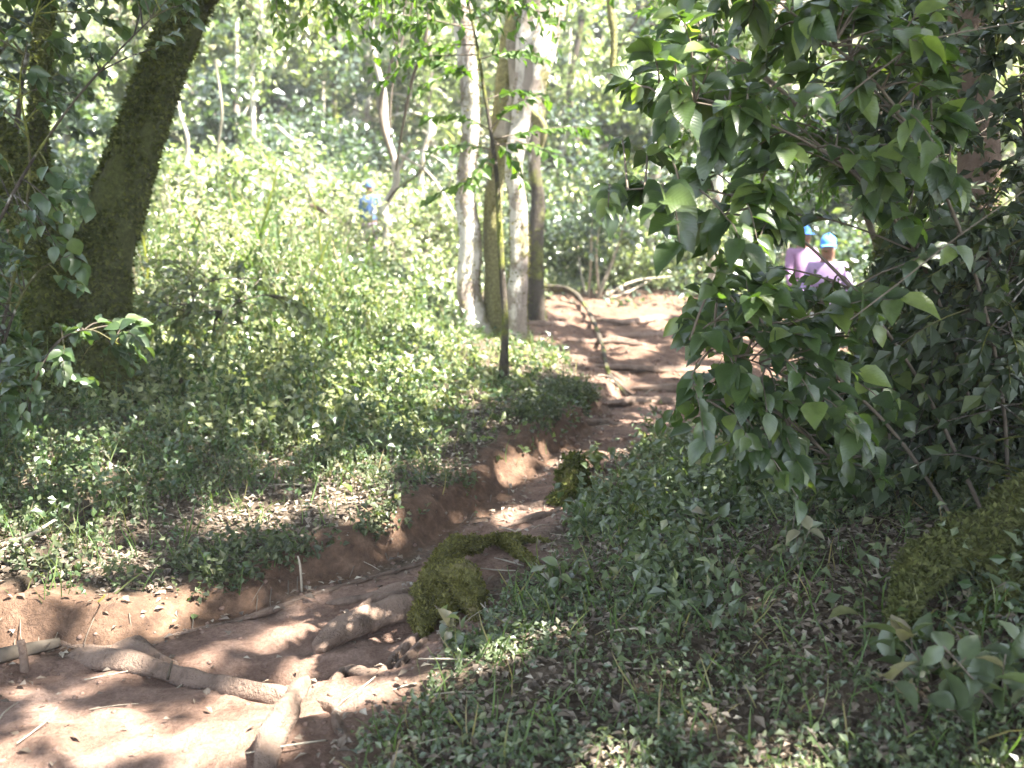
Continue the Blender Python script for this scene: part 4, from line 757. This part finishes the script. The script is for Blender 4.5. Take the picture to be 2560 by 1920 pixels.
# lianas and dead sticks
for i, (pts, r, mt, lab) in enumerate([([(608, -30, 9), (611, 10, 9), (614, 40, 9), (612, 75, 9)], .035, 'bark_yellow', 'yellow mossy hanging branch end at the top, right of the trunk clump'),
        ([(433, -20, 10), (425, 40, 10), (412, 80, 10.2), (402, 130, 10.5), (396, 170, 11)], .018, 'twig', 'dark thin liana hanging above the crooked white tree'),
        ([(420, -20, 11), (405, 30, 11), (392, 90, 11), (390, 140, 11)], .012, 'twig', 'second dark liana just left of the first'),
        ([(400, 155, 13), (430, 175, 13), (455, 215, 13), (475, 250, 12.5)], .02, 'bark_pale', 'pale leaning dead stick between the white tree and the trunk clump'),
        ([(275, 125, 16), (290, 138, 16), (302, 148, 16)], .03, 'bark_pale', 'short brown broken stick caught in the dark foliage'),
        ([(310, 205, 13.5), (325, 212, 13.5), (345, 225, 13.4)], .03, 'root', 'fallen brown stick on the slope left of the blue clad figure'),
        ([(215, 60, 14), (222, 110, 14), (218, 160, 14.2), (230, 220, 14.3)], .016, 'twig_pale', 'curving pale vine left of the glittering tree'),
        ([(0, 545, 4.6), (30, 535, 4.6), (55, 520, 4.7)], .01, 'twig_pale', 'bent grey twig at the left edge above the bank'),
        ([(850, 320, 3.2), (900, 282, 3.15), (960, 235, 3.1), (1040, 180, 3.1)], .0025, 'twig', 'long thin grey twig slanting up to the right edge'),
        ([(830, 110, 3.5), (880, 70, 3.4), (930, 40, 3.4), (1030, 20, 3.4)], .003, 'twig', 'arching thin branch at the upper right'),
        ([(680, 560, 3.9), (700, 600, 3.7), (712, 622, 3.6)], .006, 'twig_pale', 'thin bent twig in the weeds at lower centre right')]):
    mb = MB(); P = [W(*p) for p in pts]; mb.tube(P, [r, r, r*.6], 7, .15, 8, steps=24); nm = 'liana' if 'liana' in lab or 'vine' in lab else ('hanging_branch' if i == 0 else 'twig')
    tag(mb.build(nm, M[mt], origin=P[0]), lab, nm.replace('_', ' '))

# ---------------------------------------------------------------- people
def skin(name, verts, edges, radii, mat, parent, root_i=0, sub=2):
    me = bpy.data.meshes.new(name); o0 = parent_world(parent); me.from_pydata([tuple(np.array(v)) for v in verts], edges, []); ob = bpy.data.objects.new(name, me); COL.objects.link(ob)
    md = ob.modifiers.new('s', 'SKIN'); ob.modifiers.new('u', 'SUBSURF').levels = sub
    for i, r in enumerate(radii): me.skin_vertices[0].data[i].radius = (r, r) if not isinstance(r, tuple) else r
    me.skin_vertices[0].data[root_i].use_root = True
    dg = bpy.context.evaluated_depsgraph_get(); new = bpy.data.meshes.new_from_object(ob.evaluated_get(dg)); bpy.data.objects.remove(ob)
    new.name = name; new.materials.clear(); new.materials.append(mat)
    for p in new.polygons: p.use_smooth = True
    r_ = bpy.data.objects.new(name, new); COL.objects.link(r_); r_.parent = parent; return r_
def person(label, foot, yaw, top, trousers, cap, scale=1., arm=(-.4, .0), skin_c=(.2, .11, .075)):
    e = empty('person', foot, label, 'person'); e.rotation_euler = (0, 0, yaw); e.scale = (scale,)*3
    sm = plain('skin_tone', skin_c, .1, .5, 30, .05)
    V = [(0, 0, .92), (0, .01, 1.12), (0, 0, 1.32), (0, 0, 1.44), (0, -.01, 1.5), (0, -.015, 1.58), (0, -.01, 1.66)]; Rr = [.12, .105, (.15, .1), .075, .075, (.1, .118), (.09, .105)]
    E = [(i, i+1) for i in range(6)]
    V.append((0, -.125, 1.565)); Rr.append(.014); E.append((5, 7))
    for sx in (-1, 1):
        n = len(V); V += [(.1*sx, 0, .86), (.1*sx, -.04*sx, .48), (.105*sx, .02-.06*sx, .09), (.11*sx, -.13-.06*sx, .04)]; Rr += [.085, .058, .038, .034]; E += [(0, n), (n, n+1), (n+1, n+2), (n+2, n+3)]
        n = len(V); ex, ez = (arm if sx < 0 else (.1, -.3)); sh = np.array([.18*sx, 0, 1.38]); el = sh+np.array([.06*sx+(-.2 if sx < 0 and arm[0] < -.2 else 0), -.05, -.25]); wr = sh+np.array([ex if sx < 0 else .1, -.22, ez-.15])
        V += [tuple(sh), tuple(el), tuple(wr)]; Rr += [.052, .04, .026]; E += [(2, n), (n, n+1), (n+1, n+2)]
        d = nrm(wr-el); s_ = nrm(np.cross(d, [0, 0, 1.])); pm = wr+d*.07; V.append(tuple(pm)); Rr.append((.03, .018)); E.append((n+2, n+3))
        for k in range(4): b = pm+s_*(k-1.5)*.019+d*.02; t = b+d*(.05+.01*(k in (1, 2)))+np.array([0, 0, -.02]); m_ = len(V); V += [tuple(b), tuple(t)]; Rr += [.008, .007]; E += [(n+3, m_), (m_, m_+1)]
        m_ = len(V); V.append(tuple(wr+d*.05+s_*.05)); Rr.append(.009); E.append((n+3, m_))
    skin('body', V, E, Rr, sm, e)
    # coat or shirt with sleeves, flared to a hem
    nb = 8; V2 = [(0, 0, .86), (0, .01, 1.0), (0, 0, 1.3), (0, 0, 1.43)]; R2 = [(.2, .15), (.165, .13), (.178, .125), .095]; E2 = [(0, 1), (1, 2), (2, 3)]
    i0 = 11; 
    for sx, base in ((-1, 12), (1, 12+4+3+1+8+1)):
        sh, el, wr = np.array(V[base]), np.array(V[base+1]), np.array(V[base+2]); n = len(V2); V2 += [tuple(sh), tuple(el), tuple(wr-(wr-el)*.08)]; R2 += [.075, .058, .05]; E2 += [(2, n), (n, n+1), (n+1, n+2)]
    skin('coat', V2, E2, R2, top, e)
    V3 = [(0, 0, .9)]; R3 = [(.15, .12)]; E3 = []
    for sx in (-1, 1): n = len(V3); V3 += [(.1*sx, 0, .8), (.1*sx, -.04*sx, .48), (.105*sx, .02-.05*sx, .16)]; R3 += [.1, .078, .065]; E3 += [(0, n), (n, n+1), (n+1, n+2)]
    skin('trousers', V3, E3, R3, trousers, e)
    mb = MB(); c = []; Fc = []; seg = 16
    for j, (z, r) in enumerate([(1.6, .098), (1.65, .1), (1.7, .092), (1.735, .06), (1.75, .01)]):
        for k in range(seg): a = k*2*np.pi/seg; c.append((math.cos(a)*r*.88, math.sin(a)*r*1.05, z+.02*math.sin(a)))
    for j in range(4):
        for k in range(seg): Fc.append((j*seg+k, j*seg+(k+1) % seg, (j+1)*seg+(k+1) % seg, (j+1)*seg+k))
    Vh = np.array(c)+np.array(parent_world(e)); tot = np.array([4]*len(Fc)); link('cap', Vh, np.array(Fc).ravel(), np.arange(len(Fc))*4, tot, cap, e)
    Vb = [np.array(v)+parent_world(e) for v in [(-.085, -.06, 1.63), (-.07, -.17, 1.615), (0, -.2, 1.62), (.07, -.17, 1.615), (.085, -.06, 1.63), (0, -.05, 1.655)]]
    pk = link('peak', Vb, [0, 1, 2, 5, 5, 2, 3, 4], [0, 4], [4, 4], cap, e)
    for sx in (-1, 1):
        mb = MB(); ft = np.array(V[7+3+1 if sx < 0 else 0]); a = np.array([.105*sx, .04-.06*sx, .035]); o = parent_world(e)
        mb.tube([a+o, a+[.003*sx, -.1, 0]+o, a+[.005*sx, -.2, -.005]+o], [.048, .046, .03], 10, steps=8); mb.build('shoe', M['bark_dark'], e)
    return e
lilac = plain('lilac_cloth', (.3, .21, .36), .12, .8, 12); blue = plain('blue_cloth', (.08, .25, .72), .1, .7, 12); palec = plain('pale_trousers', (.4, .4, .38), .1, .8, 12); rose = plain('rose_cloth', (.26, .15, .26), .12, .8, 12); skyb = plain('pale_blue_cloth', (.09, .17, .4), .12, .8, 12)
f1 = W(822, 388, 11.); f1[2] = Hgt(f1[0], f1[1]); f2 = W(797, 384, 12.1); f2[2] = Hgt(f2[0], f2[1]); f3 = G(371, 264)
person('person in a lilac coat, blue cap and pale trousers, half hidden behind the shrub', f1, R(-15), lilac, palec, blue, .96, (-.2, -.2))
person('person in a pale rose top and blue cap, almost hidden, left of the other', f2, R(20), rose, palec, blue, .93, (-.1, -.3))
person('small distant person in a blue top standing in the bushes of the slope', f3, R(160), skyb, lilac, skyb, .64, (-.1, -.3))
# ---------------------------------------------------------------- canopy
# ---------------------------------------------------------------- canopy: unseen crowns added for shade, with holes shaped for the sun patches
def lit_px():
    E = []  # (u, v, half width, half height, strength)
    E += [(230, 280, 110, 60), (300, 320, 120, 60), (370, 300, 110, 60), (420, 350, 60, 36), (330, 240, 160, 60), (260, 220, 130, 60), (180, 250, 50, 60), (350, 370, 70, 30), (500, 358, 50, 17), (545, 362, 30, 12)]
    E += [(640, 308, 70, 14), (610, 345, 40, 8), (690, 340, 30, 8), (640, 350, 22, 12), (700, 372, 40, 6), (560, 300, 30, 8), (740, 355, 30, 14), (785, 440, 30, 14), (850, 450, 22, 8), (660, 440, 20, 8), (815, 420, 20, 14), (960, 410, 14, 10), (720, 435, 20, 8)]
    E += [(90, 630, 14, 22), (130, 612, 50, 10), (180, 622, 30, 12), (150, 605, 30, 9), (120, 672, 90, 7), (60, 690, 60, 6), (130, 715, 60, 7), (40, 725, 50, 5), (170, 732, 40, 7), (120, 742, 40, 7), (90, 757, 40, 5), (240, 755, 30, 6), (250, 712, 25, 4), (360, 700, 34, 12), (400, 690, 25, 8), (300, 700, 12, 8), (260, 640, 40, 7), (235, 655, 30, 6), (300, 605, 20, 5), (20, 758, 40, 8)]
    E += [(470, 672, 50, 12), (520, 640, 50, 14), (560, 590, 24, 22), (440, 695, 30, 8), (500, 705, 20, 6), (420, 600, 14, 10), (450, 568, 12, 8), (560, 575, 20, 10), (480, 620, 24, 10)]
    E += [(130, 520, 30, 18), (90, 480, 40, 14), (40, 440, 50, 14), (200, 560, 20, 8), (280, 545, 20, 6), (330, 480, 40, 8), (450, 470, 40, 8), (520, 455, 22, 7), (200, 410, 12, 12), (440, 400, 60, 18), (380, 430, 30, 16), (230, 470, 16, 8), (480, 420, 12, 6), (600, 440, 14, 8), (530, 500, 14, 6), (600, 400, 20, 5), (340, 415, 40, 14), (420, 440, 50, 8)]
    return E
LE = lit_px()
def litmask(u, v, nz):
    m = np.zeros(u.shape)
    for a, b, c, d in LE:
        k_ = 1.3 if b > 600 else (.85 if (a < 260 and b > 400) or (a > 560 and b < 380) else 1.05)
        m = np.maximum(m, 1-np.sqrt(((u-a)/c/k_)**2+((v-b)/d/k_)**2))
    m = np.where(((u-290)/175)**2+((v-300)/85)**2 < 1, np.maximum(m, .35), m)
    return m+.16*nz > 0.02
trees_c = [(T_left, .4, 7.6), (T_mid, .6, 12), (T_right, 3.2, 6.3)]+[(e, e.location[0], e.location[1]) for e in T_out]
trees_c[0] = (T_left, -1.0, 8.0)
m = 440000; CX = rng.uniform(-9, 20, m); CY = rng.uniform(-8, 16, m); CZ = 7.6+3.4*rng.random(m)+.5*fbm(CX*.5, CY*.5)
cd2 = fbm(CX*.9, CY*.9, CZ*.9, 3)
Pc = np.stack([CX, CY, CZ], 1); t = (CZ-.4)/SUN[2]
for it in range(3):
    g = Pc-SUN*t[:, None]; t = t+(g[:, 2]-Hgt(g[:, 0], g[:, 1]))/SUN[2]
g = Pc-SUN*t[:, None]; u, v, f = proj(g); infr = (g[:, 1] > 1.5)
nz = fbm(g[:, 0]*4, g[:, 1]*4, 0, 3); holes = fbm(g[:, 0]*3.1+40, g[:, 1]*3.1, 0, 3)
lit = infr & litmask(u, v, nz)
lit |= infr & (g[:, 1] > 13) & (holes > -.45)
lit |= (holes > .95)
keep = ~lit
force = [(p, .55) for p in [W(92, 370, 6.7), W(97, 320, 6.75), W(107, 250, 6.8), W(118, 215, 6.8), W(128, 180, 6.85), W(140, 140, 6.9), W(150, 105, 6.9), W(165, 65, 6.9), W(178, 30, 6.95), W(40, 280, 6.6), W(30, 200, 6.5), W(60, 360, 6.2)]]
force += [(W(1012, 365, y_), .4) for y_ in (3.8, 4.3, 4.8, 5.5)]
force += [(W(u_, v_, 3.3), .4) for u_ in (880, 950) for v_ in (620, 690)]
force += [(W(u_, v_, 3.9), .5) for u_ in (820, 890, 960, 1040) for v_ in (0, 90, 180, 270, 350, 420)]
for (p, r) in force:
    d = Pc-p; s = d-(d@SUN)[:, None]*SUN; keep |= (np.linalg.norm(s, axis=1) < r) & (d[:, 2] > 0) & (rng.random(len(Pc)) < .93)
for (p, r) in [(W(470, 250, 11), .16), (W(474, 275, 11), .14), (W(478, 295, 11), .25), (W(515, 150, 10.8), .3), (W(519, 210, 10.8), .4), (W(518, 180, 10.8), .4), (W(519, 240, 10.8), .25), (W(540, 40, 10.9), .6), (W(536, 75, 10.9), .5), (W(555, 5, 11), .3), (W(466, 90, 11), .35), (W(466, 130, 11), .15), (W(495, 200, 11.1), .25),
               (W(510, 60, 11.1), .3), (W(495, 260, 11.1), .2), (W(386, 200, 13), .9), (W(370, 196, 19.5), .9), (W(790, 250, 11.6), .3), (W(611, 30, 9), .3), (W(425, 605, 4.4), .09), (W(452, 568, 4.8), .08), (W(370, 628, 4.3), .06), (W(305, 700, 3.5), .07), (W(822, 275, 11), .35), (W(600, 480, 6), .2), (W(640, 100, 3.6), .25), (W(610, 130, 3.6), .2), (W(560, 120, 8.3), .4), (W(690, 60, 3.6), .2), (W(200, 30, 7), .08)]:
    d = Pc-p; s = d-(d@SUN)[:, None]*SUN; keep &= ~((np.linalg.norm(s, axis=1) < r) & (d[:, 2] > 0))
# a crown never hangs into the picture
uu, vv, ff = proj(Pc); keep &= ~((Pc[:, 1] > .5) & (vv > -25) & (uu > -40) & (uu < 1064)) | (Pc[:, 1] < 0)
Pc = Pc[keep]; cen = np.array([(a, b) for _, a, b in trees_c]); near_t = np.argmin(np.linalg.norm(Pc[:, None, :2]-cen[None], axis=2), axis=1)
for k, (e, a, b) in enumerate(trees_c):
    q = Pc[near_t == k]; m = len(q)
    if m < 10: continue
    Lv = Leaves('lo'); Lv.add(q, rdir(m, -.1), SUN+rdir(m)*.8, .17*(.7+.6*rng.random(m)), .38); Lv.build('crown', M['canopy'], e)
    mb = MB(); top = np.array([a, b, 6.5]) if k > 2 else np.array([(W(320, -300, 7.3), W(590, -250, 11.5), W(960, -200, 6.3))[k]]).ravel()
    for j in range(9):
        tgt = q[rng.integers(m)]; mb.tube([top, (top+tgt)/2+[0, 0, .4], tgt], [.05, .035, .01], 6, .1, steps=10)
    mb.build('branches', M['bark_moss'], e)
print('TRI', sum(len(o.data.polygons) for o in scene.objects if o.type == 'MESH'))


bpy.ops.mesh.primitive_cube_add(size=1, location=(0, 22, 8.5)); hz = bpy.context.object; hz.name = 'haze'; hz.scale = (84, 76, 21); hz['kind'] = 'stuff'; hz['label'] = 'thin haze added in place of lens glare'  # added volume that stands in for lens glare
m, nt = mat_new('haze'); pv = N(nt, 'VolumePrincipled'); pv.inputs['Density'].default_value = .0018; pv.inputs['Color'].default_value = (.97, .98, 1, 1); o_ = N(nt, 'OutputMaterial'); nt.links.new(pv.outputs[0], o_.inputs['Volume']); hz.data.materials.append(m)


GR = dict(background_tree='trees closing off the slope behind', bush='bushes on the slope and behind the trail', slender_tree='slender trees on the slope', weed='small leafy plants on the forest floor', root='roots crossing the trail', person='people walking in the forest', fallen_leaf='single fallen leaves', shrub='shrubs around the trail')
for o in scene.objects:
    k = o.name.split('.')[0]
    if o.parent is None and k in GR: o['group'] = GR[k]
